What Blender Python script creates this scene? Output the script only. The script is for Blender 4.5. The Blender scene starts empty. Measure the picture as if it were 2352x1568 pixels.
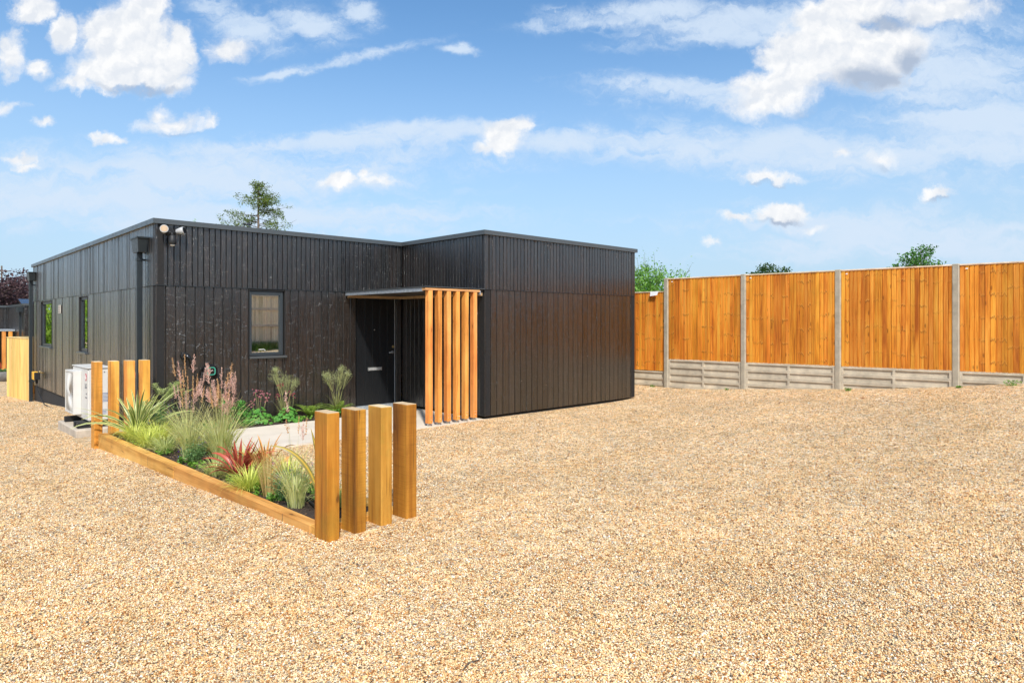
import bpy, bmesh, math, random
import numpy as np
from mathutils import Vector, Matrix, Euler
rnd = random.Random(7)
R = math.radians
S = bpy.context.scene
COL = S.collection

# ------------------------------------------------------------------ camera
TH = 0.7611
cam = bpy.data.objects.new('camera', bpy.data.cameras.new('camera'))
COL.objects.link(cam); S.camera = cam
cam.location = (-2.974, -10.890, 1.6)
cam.rotation_euler = (R(90), 0, -TH)
cam.data.sensor_width = 36.0
cam.data.lens = 36.0 * 1519.41 / 2352
cam.data.shift_y = (739.49 - 784) / 2352
cam.data.clip_start = 0.05; cam.data.clip_end = 2000
CX, CY = -2.974, -10.890
cT, sT = math.cos(TH), math.sin(TH)

# ------------------------------------------------------------------ exposure
S.view_settings.view_transform = 'Standard'
S.view_settings.look = 'None'
S.view_settings.exposure = 0.60
S.view_settings.gamma = 1
S.cycles.max_bounces = 8; S.cycles.transparent_max_bounces = 12
S.cycles.sample_clamp_indirect = 6

# ------------------------------------------------------------------ sun
SUN_EL = R(47)
sun_dir = Vector((-0.53, -0.85, 0)).normalized() * math.cos(SUN_EL) + Vector((0, 0, math.sin(SUN_EL)))
sl = bpy.data.lights.new('sun', 'SUN'); sl.energy = 3.6; sl.angle = R(2.6); sl.color = (1.0, 0.955, 0.88)
so = bpy.data.objects.new('sun', sl); COL.objects.link(so)
so.rotation_euler = sun_dir.to_track_quat('Z', 'Y').to_euler()

# ------------------------------------------------------------------ node helper
class NT:
    def __init__(s, tree): s.t = tree; s.N = tree.nodes; s.L = tree.links
    def n(s, typ, props=None, **inp):
        nd = s.N.new('ShaderNode' + typ)
        for k, v in (props or {}).items(): setattr(nd, k, v)
        for k, v in inp.items(): s.set(nd, k, v)
        return nd
    def sock(s, nd, k):
        if isinstance(k, int): return nd.inputs[k]
        if k[0] == 'i' and k[1:].isdigit(): return nd.inputs[int(k[1:])]
        kk = k.replace('_', ' ')
        return nd.inputs[kk]
    def set(s, nd, k, v):
        so_ = s.sock(nd, k)
        if hasattr(v, 'outputs'): v = v.outputs[0]
        if isinstance(v, bpy.types.NodeSocket): s.L.new(v, so_)
        elif isinstance(v, (tuple, list)) and len(v) == 3 and so_.type == 'RGBA': so_.default_value = (*v, 1)
        else: so_.default_value = v
    def m(s, op, a, b=None, c=None, clamp=False):
        nd = s.N.new('ShaderNodeMath'); nd.operation = op; nd.use_clamp = clamp
        for i, v in enumerate((a, b, c)):
            if v is not None: s.set(nd, i, v)
        return nd.outputs[0]
    def vm(s, op, a, b=None, scale=None):
        nd = s.N.new('ShaderNodeVectorMath'); nd.operation = op
        s.set(nd, 0, a)
        if b is not None: s.set(nd, 1, b)
        if scale is not None: s.set(nd, 3, scale)
        return nd.outputs['Value'] if op in ('DOT_PRODUCT', 'LENGTH', 'DISTANCE') else nd.outputs[0]
    def mix(s, f, a, b, mode='MIX'):
        nd = s.N.new('ShaderNodeMix'); nd.data_type = 'RGBA'; nd.blend_type = mode
        s.set(nd, 0, f); s.set(nd, 6, a); s.set(nd, 7, b)
        return nd.outputs[2]
    def ramp(s, f, stops, interp='LINEAR'):
        nd = s.N.new('ShaderNodeValToRGB'); cr = nd.color_ramp; cr.interpolation = interp
        while len(cr.elements) > 1: cr.elements.remove(cr.elements[-1])
        cr.elements[0].position = stops[0][0]; c = stops[0][1]; cr.elements[0].color = (*c, 1) if len(c) == 3 else c
        for p, c in stops[1:]:
            e = cr.elements.new(p); e.color = (*c, 1)
        s.set(nd, 0, f)
        return nd.outputs[0]
    def mr(s, v, a, b, c=0.0, d=1.0, smooth=False):
        nd = s.N.new('ShaderNodeMapRange'); nd.clamp = True
        if smooth: nd.interpolation_type = 'SMOOTHSTEP'
        for i, x in enumerate((v, a, b, c, d)): s.set(nd, i, x)
        return nd.outputs[0]
    def noise(s, vec, scale, detail=4, rough=0.5, dist=0.0, dims='3D'):
        nd = s.N.new('ShaderNodeTexNoise'); nd.noise_dimensions = dims
        s.set(nd, 'Vector', vec); s.set(nd, 'Scale', scale); s.set(nd, 'Detail', detail)
        s.set(nd, 'Roughness', rough); s.set(nd, 'Distortion', dist)
        return nd

# ------------------------------------------------------------------ world
W = bpy.data.worlds.new('World'); S.world = W; W.use_nodes = True
W.node_tree.nodes.clear()
w = NT(W.node_tree)
SKY = 0.11
sky = w.n('TexSky', dict(sky_type='NISHITA', sun_disc=False, sun_elevation=SUN_EL,
      sun_rotation=math.atan2(sun_dir.x, sun_dir.y), altitude=50, air_density=1.0, dust_density=0.6, ozone_density=1.6))
tc = w.n('TexCoord')
d = tc.outputs['Generated']
fw = w.vm('DOT_PRODUCT', d, (sT, cT, 0)); rt = w.vm('DOT_PRODUCT', d, (cT, -sT, 0)); up = w.vm('DOT_PRODUCT', d, (0, 0, 1))
fwc = w.m('MAXIMUM', fw, 0.08)
U = w.m('ADD', w.m('MULTIPLY', w.m('DIVIDE', rt, fwc), 15.194), 11.76)
V = w.m('SUBTRACT', 7.395, w.m('MULTIPLY', w.m('DIVIDE', up, fwc), 15.194))
cmb = w.n('CombineXYZ', X=U, Y=V, Z=0.0).outputs[0]
# two warps so that outlines billow
nz1 = w.noise(cmb, 0.9, 9, 0.62); nz1c = nz1.outputs['Color']; nz1f = nz1.outputs[0]
wc = w.vm('ADD', cmb, w.vm('SCALE', w.vm('SUBTRACT', nz1c, (0.5, 0.5, 0.5)), scale=1.0))
def ell(p, cx, cy, rx, ry, rot=0):
    a = w.n('Mapping', dict(vector_type='TEXTURE'), Vector=p)
    a.inputs['Location'].default_value = (cx / 100, cy / 100, 0)
    a.inputs['Rotation'].default_value = (0, 0, R(rot))
    a.inputs['Scale'].default_value = (rx / 100, ry / 100, 1)
    return w.m('SUBTRACT', 1.0, w.vm('LENGTH', a))
def union(p, L, norm=True):
    o = None
    for e in L:
        v = ell(p, *e[:4], rot=e[4] if len(e) > 4 else 0)
        if norm: v = w.m('MULTIPLY', v, max(0.35, (min(e[2], e[3]) / 60) ** 0.6))
        o = v if o is None else w.m('MAXIMUM', o, v)
    return o
CUM = [(285,100,125,100),(240,165,112,50),(360,150,85,68),(325,30,72,60),(185,190,70,30),(400,190,52,30),(415,110,40,50),
 (150,70,34,44),(75,25,62,42),(28,130,38,56),(78,162,28,26),(520,113,58,34),(395,285,92,28),(368,262,36,30),(260,319,40,13),
 (15,246,50,13),(102,281,26,11),(30,362,45,8),(60,378,25,6),
 (1150,318,62,38),(1178,290,40,30),(1115,338,42,20),(775,407,42,17),(868,412,46,15),(835,395,14,22),
 (1845,140,118,80),(1960,110,125,80),(1775,212,100,62),(1735,246,80,36),(1890,60,75,66),(2050,95,95,80),(2140,25,155,44),(1990,10,130,50),(1955,170,130,50),(1815,180,90,70),
 (1770,402,75,15),(1811,486,62,26),(1700,498,38,12),(1862,523,38,9),(2160,439,42,16),(2030,360,38,22),(1940,347,28,14),(1635,557,16,9)]
F = union(wc, CUM)
fine = w.noise(wc, 1.5, 10, 0.64)
F2 = w.m('ADD', F, w.m('MULTIPLY', w.m('SUBTRACT', fine.outputs[0], 0.485), 1.25))
soft = w.mr(w.noise(cmb, 0.55, 3, 0.5).outputs[0], 0.35, 0.65, 0.22, 0.70)
alphaC = w.mr(F2, -0.16, soft, 0, 0.97, smooth=True)
front = w.mr(fw, 0.25, 0.5, 0, 1)
alphaC = w.m('MULTIPLY', alphaC, front)
# relief inside the clouds and their grey undersides
offv = w.vm('ADD', wc, (0.10, 0.16, 0.0))
nA = w.noise(offv, 1.7, 6, 0.55).outputs[0]; nB = w.noise(wc, 1.7, 6, 0.55).outputs[0]
rel = w.mr(w.m('SUBTRACT', nA, nB), -0.13, 0.13, 0.0, 1.0)
G = union(wc, [(2000,185,125,48),(1870,262,70,24),(2040,45,90,22),(2085,140,50,50),(1800,508,70,12),(1775,418,80,9),(2160,455,50,8),(2040,380,45,10),(330,205,130,16),(420,312,80,10)], norm=False)
grey = w.mr(G, -0.05, 0.75, 0, 1, smooth=True)
cw = w.mix(rel, (0.84, 0.88, 0.94), (1.04, 1.04, 1.04))
cw = w.mix(grey, cw, (0.46, 0.55, 0.70))
# thin high veils, streaked
wv = w.vm('ADD', cmb, w.vm('SCALE', w.vm('SUBTRACT', nz1c, (0.5, 0.5, 0.5)), scale=1.5))
st1 = w.n('Mapping', Vector=wv); st1.inputs['Rotation'].default_value = (0, 0, R(6)); st1.inputs['Scale'].default_value = (0.35, 2.0, 1)
stn = w.noise(st1, 1.0, 8, 0.62).outputs[0]
CIR = [(500,405,600,80,-3),(160,440,460,90),(560,500,600,50),(1500,330,520,34,3),(1850,350,560,60,2),(2250,300,300,120),(2200,180,240,150),
 (1450,35,240,34,-4),(1750,55,330,55,-3),(1560,208,230,34,3),(1000,298,240,28,-2),(720,55,110,42,20),(560,60,120,50,20),(830,30,60,36,30),
 (790,140,190,15,-12),(660,170,90,10,-8),(1060,112,50,12),(1390,45,130,18,-10),(700,330,500,30,-4),(2050,540,500,70)]
Cm = union(w.vm('ADD', cmb, w.vm('SCALE', w.vm('SUBTRACT', w.noise(cmb, 1.3, 6, 0.6).outputs['Color'], (0.5, 0.5, 0.5)), scale=0.5)), CIR, norm=False)
Cm = w.m('ADD', Cm, w.m('MULTIPLY', w.m('SUBTRACT', stn, 0.5), 1.5))
Cv = w.mr(Cm, -0.55, 0.75, 0, 1, smooth=True)
al2 = w.m('MULTIPLY', w.mr(w.m('ADD', stn, w.m('MULTIPLY', Cv, 0.34)), 0.38, 0.92, 0, 0.88, smooth=True), Cv)
al2 = w.m('MULTIPLY', al2, front)
# elsewhere in the sky: broken cloud by the same noise
dome = w.vm('DIVIDE', d, w.n('CombineXYZ', X=w.m('ADD', w.m('ABSOLUTE', up), 0.12), Y=w.m('ADD', w.m('ABSOLUTE', up), 0.12), Z=1.0).outputs[0])
nd_ = w.noise(dome, 1.1, 8, 0.58).outputs[0]
alB = w.m('MULTIPLY', w.mr(nd_, 0.50, 0.62, 0, 0.9, smooth=True), w.m('SUBTRACT', 1.0, front))
# low sky whitening (aerial haze near the horizon)
hz = w.mr(up, 0.0, 0.46, 0.88, 0.0, smooth=True)
base = w.mix(1.0, sky, (0.72, 1.00, 1.14), 'MULTIPLY')
K = 1.0 / SKY
def kc(c, k=1.0): return tuple(x * K * k for x in c)
base = w.mix(hz, base, kc((0.345, 0.445, 0.560)))
base = w.mix(al2, base, kc((0.46, 0.54, 0.64)))
cws = w.vm('SCALE', cw, scale=K * 0.64)
base = w.mix(alphaC, base, cws)
base = w.mix(alB, base, kc((0.62, 0.65, 0.70)))
bg = w.n('Background', Color=base, Strength=SKY)
wo = w.n('OutputWorld', Surface=bg.outputs[0])

# ------------------------------------------------------------------ material helpers
MATS = {}
def newmat(name):
    m = bpy.data.materials.new(name); m.use_nodes = True
    t = NT(m.node_tree); b = m.node_tree.nodes['Principled BSDF']
    MATS[name] = m
    return m, t, b
def flat(name, col, rough=0.5, metal=0.0, bump=0.0, bscale=60, var=0.12, vscale=8, emit=None, spec=None, coat=0):
    m, t, b = newmat(name)
    tc = t.n('TexCoord').outputs['Object']
    n1 = t.noise(tc, vscale, 5, 0.6).outputs[0]
    f = t.mr(n1, 0.3, 0.7, 1 - var, 1 + var)
    c = t.vm('SCALE', tuple(col), scale=f)
    t.L.new(c, b.inputs['Base Color'])
    b.inputs['Roughness'].default_value = rough; b.inputs['Metallic'].default_value = metal
    t.set(b, 'Roughness', t.mr(t.noise(tc, vscale * 3, 3).outputs[0], 0.2, 0.8, max(0.03, rough - 0.1), rough + 0.1))
    if spec is not None: b.inputs['Specular IOR Level'].default_value = spec
    if coat: b.inputs['Coat Weight'].default_value = coat
    if bump:
        bn = t.n('Bump', Strength=bump, Distance=0.01, Height=t.noise(tc, bscale, 4).outputs[0]); t.L.new(bn.outputs[0], b.inputs['Normal'])
    if emit:
        b.inputs['Emission Color'].default_value = (*emit[0], 1); b.inputs['Emission Strength'].default_value = emit[1]
    return m

def wood(name, dark, mid, light, axis='Z', rough=0.62, knots=0.5, island=False, gs=1.0, bump=0.25, kscale=(1.2, 0.5), green=0.0, varamp=0.25, saw=0.0, bands=0.0):
    """sawn timber: fibres along the axis, knots, tone changes from piece to piece"""
    m, t, b = newmat(name)
    tc = t.n('TexCoord').outputs['Object']
    oi = t.n('ObjectInfo').outputs['Random']
    rv = oi
    if island:
        isl = t.n('NewGeometry').outputs['Random Per Island']
        rv = t.m('FRACT', t.m('ADD', isl, oi))
    off = t.n('CombineXYZ', X=t.m('MULTIPLY', oi, 17.0), Y=t.m('MULTIPLY', oi, 9.0), Z=t.m('MULTIPLY', oi, 31.0)).outputs[0]
    p = t.vm('ADD', tc, off)
    if island:
        offi = t.n('CombineXYZ', X=t.m('MULTIPLY', rv, 7.0), Y=0.0, Z=t.m('MULTIPLY', t.m('SNAP', rv, 0.25), 3.0)).outputs[0]
        pi = t.vm('ADD', p, offi)
    else: pi = p
    ax = 'XYZ'.index(axis)
    sc = [26 * gs] * 3; sc[ax] = 1.1 * gs
    mp = t.n('Mapping', Vector=pi); mp.inputs['Scale'].default_value = sc
    g1 = t.noise(mp, 1.0, 6, 0.62, 0.6).outputs[0]
    sc2 = [110 * gs] * 3; sc2[ax] = 4 * gs
    mp2 = t.n('Mapping', Vector=pi); mp2.inputs['Scale'].default_value = sc2
    g2 = t.noise(mp2, 1.0, 3, 0.6).outputs[0]
    sc3 = [5.0] * 3; sc3[ax] = 0.8
    mp3 = t.n('Mapping', Vector=pi); mp3.inputs['Scale'].default_value = sc3
    g3 = t.noise(mp3, 1.0, 3, 0.5, 0.3).outputs[0]
    grain = t.m('ADD', t.m('MULTIPLY', g1, 0.45), t.m('ADD', t.m('MULTIPLY', g3, 0.45), t.m('MULTIPLY', g2, 0.12)))
    col = t.ramp(grain, [(0.38, dark), (0.50, mid), (0.63, light)])
    vf = t.mr(rv, 0, 1, 1 - varamp, 1 + varamp)
    col = t.vm('SCALE', col, scale=vf)
    hs = t.n('HueSaturation', Color=col); t.set(hs, 'Hue', t.mr(t.m('FRACT', t.m('MULTIPLY', rv, 7.31)), 0, 1, 0.492, 0.507)); col = hs.outputs[0]
    if green:
        gm = t.mr(t.noise(p, 2.2, 4, 0.6).outputs[0], 0.56, 0.72, 0, green)
        col = t.mix(gm, col, (mid[0] * 0.62, mid[1] * 0.95, mid[2] * 1.2))
    h = g2
    if knots:
        ks = [7.0 * kscale[0]] * 3; ks[ax] = 2.1 * kscale[1]
        kw = t.vm('ADD', pi if not island else p, t.vm('SCALE', t.vm('SUBTRACT', t.noise(pi, 9.0, 2).outputs['Color'], (0.5, 0.5, 0.5)), scale=0.05))
        mk = t.n('Mapping', Vector=kw); mk.inputs['Scale'].default_value = ks
        vo = t.n('TexVoronoi', Vector=mk.outputs[0], Scale=1.0)
        sel = t.m('LESS_THAN', t.vm('DOT_PRODUCT', vo.outputs['Color'], (1, 0, 0)), 0.20)
        core = t.m('MULTIPLY', t.mr(vo.outputs['Distance'], 0.08, 0.20, 1, 0, smooth=True), sel)
        halo = t.m('MULTIPLY', t.mr(vo.outputs['Distance'], 0.14, 0.50, 1, 0, smooth=True), sel)
        col = t.mix(t.m('MULTIPLY', halo, 0.35 * knots), col, dark)
        col = t.mix(t.m('MULTIPLY', core, knots), col, (dark[0] * 0.35, dark[1] * 0.30, dark[2] * 0.35))
    if not island:
        mc = t.n('Mapping', Vector=p); cs_ = [42.0] * 3; cs_[ax] = 1.0; mc.inputs['Scale'].default_value = cs_
        ck = t.mr(t.noise(mc, 1.0, 3, 0.6, 0.3).outputs[0], 0.655, 0.69, 0, 0.7)
        col = t.mix(ck, col, (dark[0]*0.3, dark[1]*0.3, dark[2]*0.3))
        pt = t.mr(t.noise(p, 3.5, 4, 0.6).outputs[0], 0.42, 0.68, 0, 0.5)
        col = t.mix(pt, col, t.vm('SCALE', col, scale=0.66))
    if bands:
        # boards cut from one log: rows of knots that run on from board to board
        sp = t.n('SeparateXYZ', Vector=tc); X_, Z_ = sp.outputs[0], sp.outputs[2]
        grp = t.n('TexVoronoi', dict(voronoi_dimensions='1D'), W=t.m('ADD', t.m('MULTIPLY', X_, 2.3), t.m('MULTIPLY', oi, 50.0)), Scale=1.0)
        gr = t.vm('DOT_PRODUCT', grp.outputs['Color'], (1, 0, 0)); gr2 = t.vm('DOT_PRODUCT', grp.outputs['Color'], (0, 1, 0))
        per = t.mr(gr2, 0, 1, 0.36, 0.56)
        zig = t.m('MULTIPLY', t.m('SUBTRACT', t.noise(t.n('CombineXYZ', X=t.m('MULTIPLY', X_, 30.0), Y=t.m('MULTIPLY', rv, 60.0), Z=0.0).outputs[0], 1.0, 3, 0.7).outputs[0], 0.5), 0.24)
        ph = t.m('SUBTRACT', t.m('FRACT', t.m('DIVIDE', t.m('ADD', t.m('ADD', Z_, zig), t.m('MULTIPLY', gr, 5.0)), per)), 0.5)
        dz_ = t.m('MULTIPLY', ph, per)
        cut = t.mr(t.m('FRACT', t.m('MULTIPLY', rv, 13.7)), 0.25, 0.9, 0.0, 1.0)
        dk = t.m('MULTIPLY', t.mr(t.m('ABSOLUTE', dz_), 0.003, 0.024, 1, 0, smooth=True), cut)
        lt = t.m('MULTIPLY', t.mr(t.m('ABSOLUTE', t.m('SUBTRACT', dz_, 0.022)), 0.003, 0.018, 1, 0, smooth=True), cut)
        col = t.mix(t.m('MULTIPLY', lt, 0.45 * bands), col, (min(1, light[0]*1.05), light[1]*1.15, light[2]*1.6))
        col = t.mix(t.m('MULTIPLY', dk, 0.75 * bands), col, (dark[0]*0.55, dark[1]*0.5, dark[2]*0.6))
        vk = t.n('TexVoronoi', Vector=t.vm('MULTIPLY', pi, (11, 11, 3.6)), Scale=1.0)
        kk = t.m('MULTIPLY', t.mr(vk.outputs['Distance'], 0.08, 0.20, 1, 0), t.m('LESS_THAN', t.vm('DOT_PRODUCT', vk.outputs['Color'], (1, 0, 0)), 0.45))
        col = t.mix(t.m('MULTIPLY', kk, 0.7), col, (dark[0]*0.5, dark[1]*0.5, dark[2]*0.5))
    if saw:
        ms = t.n('Mapping', Vector=tc); ss = [3.0] * 3; ss[ax] = 95.0; ms.inputs['Scale'].default_value = ss
        sw = t.noise(ms, 1.0, 2).outputs[0]
        col = t.mix(t.mr(sw, 0.45, 0.75, 0, saw), col, dark)
        h = t.m('ADD', g2, t.m('MULTIPLY', sw, 0.8))
    t.L.new(col, b.inputs['Base Color'])
    b.inputs['Roughness'].default_value = rough
    b.inputs['Specular IOR Level'].default_value = 0.35
    bn = t.n('Bump', Strength=bump, Distance=0.004, Height=h); t.L.new(bn.outputs[0], b.inputs['Normal'])
    return m

def charred(name, gloss=0.42):
    m, t, b = newmat(name)
    tc = t.n('TexCoord').outputs['Object']
    isl = t.n('NewGeometry').outputs['Random Per Island']
    p = t.vm('ADD', tc, t.n('CombineXYZ', X=t.m('MULTIPLY', isl, 40.0), Y=t.m('MULTIPLY', isl, 13.0), Z=t.m('MULTIPLY', isl, 57.0)).outputs[0])
    mp = t.n('Mapping', Vector=p); mp.inputs['Scale'].default_value = (30, 30, 1.6)
    g1 = t.noise(mp, 1.0, 6, 0.65, 0.8).outputs[0]
    # brushed ripples of charred timber
    mq = t.n('Mapping', Vector=p); mq.inputs['Scale'].default_value = (9, 9, 16); mq.inputs['Rotation'].default_value = (0.35, 0.3, 0)
    g2 = t.noise(mq, 1.0, 5, 0.6, 1.6).outputs[0]
    rip = t.mr(g2, 0.56, 0.72, 0, 1)
    col = t.ramp(g1, [(0.32, (0.0022, 0.0013, 0.0009)), (0.52, (0.0095, 0.0054, 0.0034)), (0.72, (0.028, 0.0165, 0.0110))])
    red = t.mr(t.m('FRACT', t.m('MULTIPLY', isl, 5.7)), 0.0, 1.0, 0, 1)
    col = t.mix(t.m('MULTIPLY', red, 0.5), col, t.mix(0.55, col, (0.016, 0.019, 0.018)))
    vf = t.mr(t.m('FRACT', t.m('MULTIPLY', isl, 3.17)), 0, 1, 0.60, 1.55)
    col = t.vm('SCALE', col, scale=vf)
    # short pale scuffs and a few raw flecks
    ms = t.n('Mapping', Vector=p); ms.inputs['Scale'].default_value = (16, 16, 42); ms.inputs['Rotation'].default_value = (0.5, -0.5, 0)
    sc = t.noise(ms, 1.0, 3, 0.7, 1.2).outputs[0]
    scf = t.mr(sc, 0.66, 0.80, 0, 0.30)
    col = t.mix(scf, col, (0.095, 0.080, 0.072))
    vo = t.n('TexVoronoi', Vector=p, Scale=5.5)
    fl = t.m('MULTIPLY', t.m('LESS_THAN', vo.outputs['Distance'], 0.045), t.m('LESS_THAN', t.vm('DOT_PRODUCT', vo.outputs['Color'], (0, 1, 0)), 0.5))
    col = t.mix(fl, col, (0.22, 0.17, 0.13))
    t.L.new(col, b.inputs['Base Color'])
    t.set(b, 'Roughness', t.mr(g1, 0.3, 0.75, gloss - 0.10, gloss + 0.08))
    b.inputs['Specular IOR Level'].default_value = 0.5
    b.inputs['Coat Weight'].default_value = 1.0; b.inputs['Coat Roughness'].default_value = 0.27; b.inputs['Coat IOR'].default_value = 1.65
    ml = t.n('Mapping', Vector=p); ml.inputs['Scale'].default_value = (75, 75, 1.1)
    hh = t.m('ADD', t.m('ADD', g1, t.m('MULTIPLY', rip, 0.55)), t.m('MULTIPLY', t.noise(ml, 1.0, 2, 0.5).outputs[0], 0.6))
    bn = t.n('Bump', Strength=1.0, Distance=0.006, Height=hh); t.L.new(bn.outputs[0], b.inputs['Normal']); t.L.new(bn.outputs[0], b.inputs['Coat Normal'])
    return m

def leafmat(name, c1, c2, edge=None, mid=None, transl=0.35, rough=0.5, tip=None):
    """leaf; uv.x runs across the blade, uv.y from base to tip"""
    m, t, b = newmat(name)
    isl = t.n('NewGeometry').outputs['Random Per Island']
    tc = t.n('TexCoord')
    n1 = t.noise(tc.outputs['Object'], 14, 3).outputs[0]
    f = t.m('ADD', t.m('MULTIPLY', isl, 0.7), t.m('MULTIPLY', n1, 0.4))
    col = t.mix(f, c1, c2)
    uv = t.n('SeparateXYZ', Vector=tc.outputs['UV'])
    if edge or mid:
        a = t.m('ABSOLUTE', t.m('SUBTRACT', uv.outputs[0], 0.5))
        if edge: col = t.mix(t.mr(a, 0.26, 0.34, 0, 1), col, edge)
        if mid: col = t.mix(t.mr(a, 0.10, 0.17, 1, 0), col, mid)
    if tip: col = t.mix(t.mr(uv.outputs[1], 0.55, 1.0, 0, 1), col, tip)
    t.L.new(col, b.inputs['Base Color']); b.inputs['Roughness'].default_value = rough
    b.inputs['Specular IOR Level'].default_value = 0.4
    tr = t.n('BsdfTranslucent', Color=col)
    mx = t.n('MixShader', i0=transl); t.L.new(b.outputs[0], mx.inputs[1]); t.L.new(tr.outputs[0], mx.inputs[2])
    out = [n for n in t.N if n.type == 'OUTPUT_MATERIAL'][0]; t.L.new(mx.outputs[0], out.inputs[0])
    return m

# ------------------------------------------------------------------ mesh helper
class MB:
    def __init__(s): s.v = []; s.f = []; s.uv = []; s.mi = []; s.cur = 0; s.smooth = []
    def add(s, vs, fs, uvs=None, sm=False):
        o = len(s.v); s.v += [tuple(x) for x in vs]
        for i, f in enumerate(fs):
            s.f.append(tuple(o + k for k in f)); s.mi.append(s.cur); s.smooth.append(sm)
            s.uv.append(uvs[i] if uvs else [(0.5, 0.5)] * len(f))
        return s
    def box(s, x0, x1, y0, y1, z0, z1, M=None):
        v = [(x0,y0,z0),(x1,y0,z0),(x1,y1,z0),(x0,y1,z0),(x0,y0,z1),(x1,y0,z1),(x1,y1,z1),(x0,y1,z1)]
        if M is not None: v = [tuple(M @ Vector(p)) for p in v]
        return s.add(v, [(0,3,2,1),(4,5,6,7),(0,1,5,4),(1,2,6,5),(2,3,7,6),(3,0,4,7)])
    def cbox(s, c, sz, M=None):
        return s.box(c[0]-sz[0]/2,c[0]+sz[0]/2,c[1]-sz[1]/2,c[1]+sz[1]/2,c[2]-sz[2]/2,c[2]+sz[2]/2,M)
    def bevbox(s, x0, x1, y0, y1, z0, z1, bv=0.004, M=None, seg=1):
        b = bmesh.new(); bmesh.ops.create_cube(b, size=1)
        for v in b.verts: v.co = Vector(((x0+x1)/2+v.co.x*(x1-x0), (y0+y1)/2+v.co.y*(y1-y0), (z0+z1)/2+v.co.z*(z1-z0)))
        bmesh.ops.bevel(b, geom=b.edges[:], offset=bv, segments=seg, affect='EDGES')
        b.verts.index_update()
        vs = [tuple(M @ v.co) if M is not None else tuple(v.co) for v in b.verts]
        s.add(vs, [tuple(v.index for v in f.verts) for f in b.faces]); b.free(); return s
    def tube(s, pts, r, seg=6, caps=True, sm=True):
        pts = [Vector(p) for p in pts]; n = len(pts); rs = r if isinstance(r, (list, tuple)) else [r] * n
        vs = []; prev = None
        for i, p in enumerate(pts):
            t_ = (pts[min(i+1,n-1)] - pts[max(i-1,0)])
            if t_.length < 1e-9: t_ = Vector((0,0,1))
            t_.normalize()
            a = prev if prev is not None else (Vector((0,0,1)) if abs(t_.z) < 0.9 else Vector((1,0,0)))
            x = (a - t_ * a.dot(t_)); x.normalize(); y = t_.cross(x); prev = x
            for k in range(seg):
                an = 2*math.pi*k/seg
                vs.append(p + (x*math.cos(an) + y*math.sin(an)) * rs[i])
        fs = []
        for i in range(n-1):
            for k in range(seg):
                k2 = (k+1) % seg
                fs.append((i*seg+k, i*seg+k2, (i+1)*seg+k2, (i+1)*seg+k))
        s.add(vs, fs, sm=sm)
        if caps:
            o = len(s.v) - len(vs)
            for f in ([o+k for k in range(seg)][::-1], [o+(n-1)*seg+k for k in range(seg)]):
                s.f.append(tuple(f)); s.mi.append(s.cur); s.smooth.append(False); s.uv.append([(0.5,0.5)]*seg)
        return s
    def disc(s, c, nrm, r0, r1, h, seg=32):
        """short frustum along nrm from c"""
        c = Vector(c); nrm = Vector(nrm).normalized()
        return s.tube([c, c + nrm*h], [r0, r1], seg)
    def quad(s, a, b, c, d_, uv=None): return s.add([a,b,c,d_], [(0,1,2,3)], [uv] if uv else None)
    def prism(s, poly, z0, z1):
        n = len(poly); v = [(x,y,z0) for x,y in poly] + [(x,y,z1) for x,y in poly]
        return s.add(v, [tuple(range(n))[::-1], tuple(range(n,2*n))] + [(i,(i+1)%n,n+(i+1)%n,n+i) for i in range(n)])
    def build(s, name, mats, parent=None, loc=None):
        me = bpy.data.meshes.new(name)
        me.from_pydata(s.v, [], s.f)
        for m in (mats if isinstance(mats, (list, tuple)) else [mats]): me.materials.append(m)
        me.polygons.foreach_set('material_index', s.mi)
        me.polygons.foreach_set('use_smooth', s.smooth)
        ul = me.uv_layers.new(name='UVMap')
        flatuv = [c for f in s.uv for p in f for c in p]
        ul.data.foreach_set('uv', flatuv)
        me.update()
        o = bpy.data.objects.new(name, me); COL.objects.link(o)
        if parent: o.parent = parent
        if loc: o.location = loc
        return o

def tag(o, label, cat, group=None, kind=None):
    if label: o['label'] = label
    if cat: o['category'] = cat
    if group: o['group'] = group
    if kind: o['kind'] = kind
    return o
def thing(name, label, cat, loc=(0,0,0), rz=0, group=None, kind=None):
    o = bpy.data.objects.new(name, None); COL.objects.link(o); o.empty_display_size = 0.1
    o.location = loc; o.rotation_euler = (0,0,rz)
    return tag(o, label, cat, group, kind)
def dup(root, loc, rz=0, label=None, group=None):
    r = root.copy(); COL.objects.link(r); r.location = loc; r.rotation_euler = (0,0,rz)
    if label: r['label'] = label
    if group: r['group'] = group
    for ch in list(root.children):
        c = ch.copy(); COL.objects.link(c); c.parent = r
        for g in ch.children:
            e = g.copy(); COL.objects.link(e); e.parent = c
    return r
def text_mesh(body, size, name, m, parent, M, extrude=0.001, bold=False):
    cu = bpy.data.curves.new(name, 'FONT'); cu.body = body; cu.size = size; cu.extrude = extrude
    cu.align_x = 'CENTER'; cu.align_y = 'CENTER'
    if bold: cu.offset = size * 0.02
    to = bpy.data.objects.new('tmp', cu); COL.objects.link(to)
    bpy.context.view_layer.update()
    me = bpy.data.meshes.new_from_object(to.evaluated_get(bpy.context.evaluated_depsgraph_get()))
    bpy.data.objects.remove(to)
    me.transform(M); me.materials.clear(); me.materials.append(m)
    o = bpy.data.objects.new(name, me); COL.objects.link(o); o.parent = parent
    return o

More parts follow.
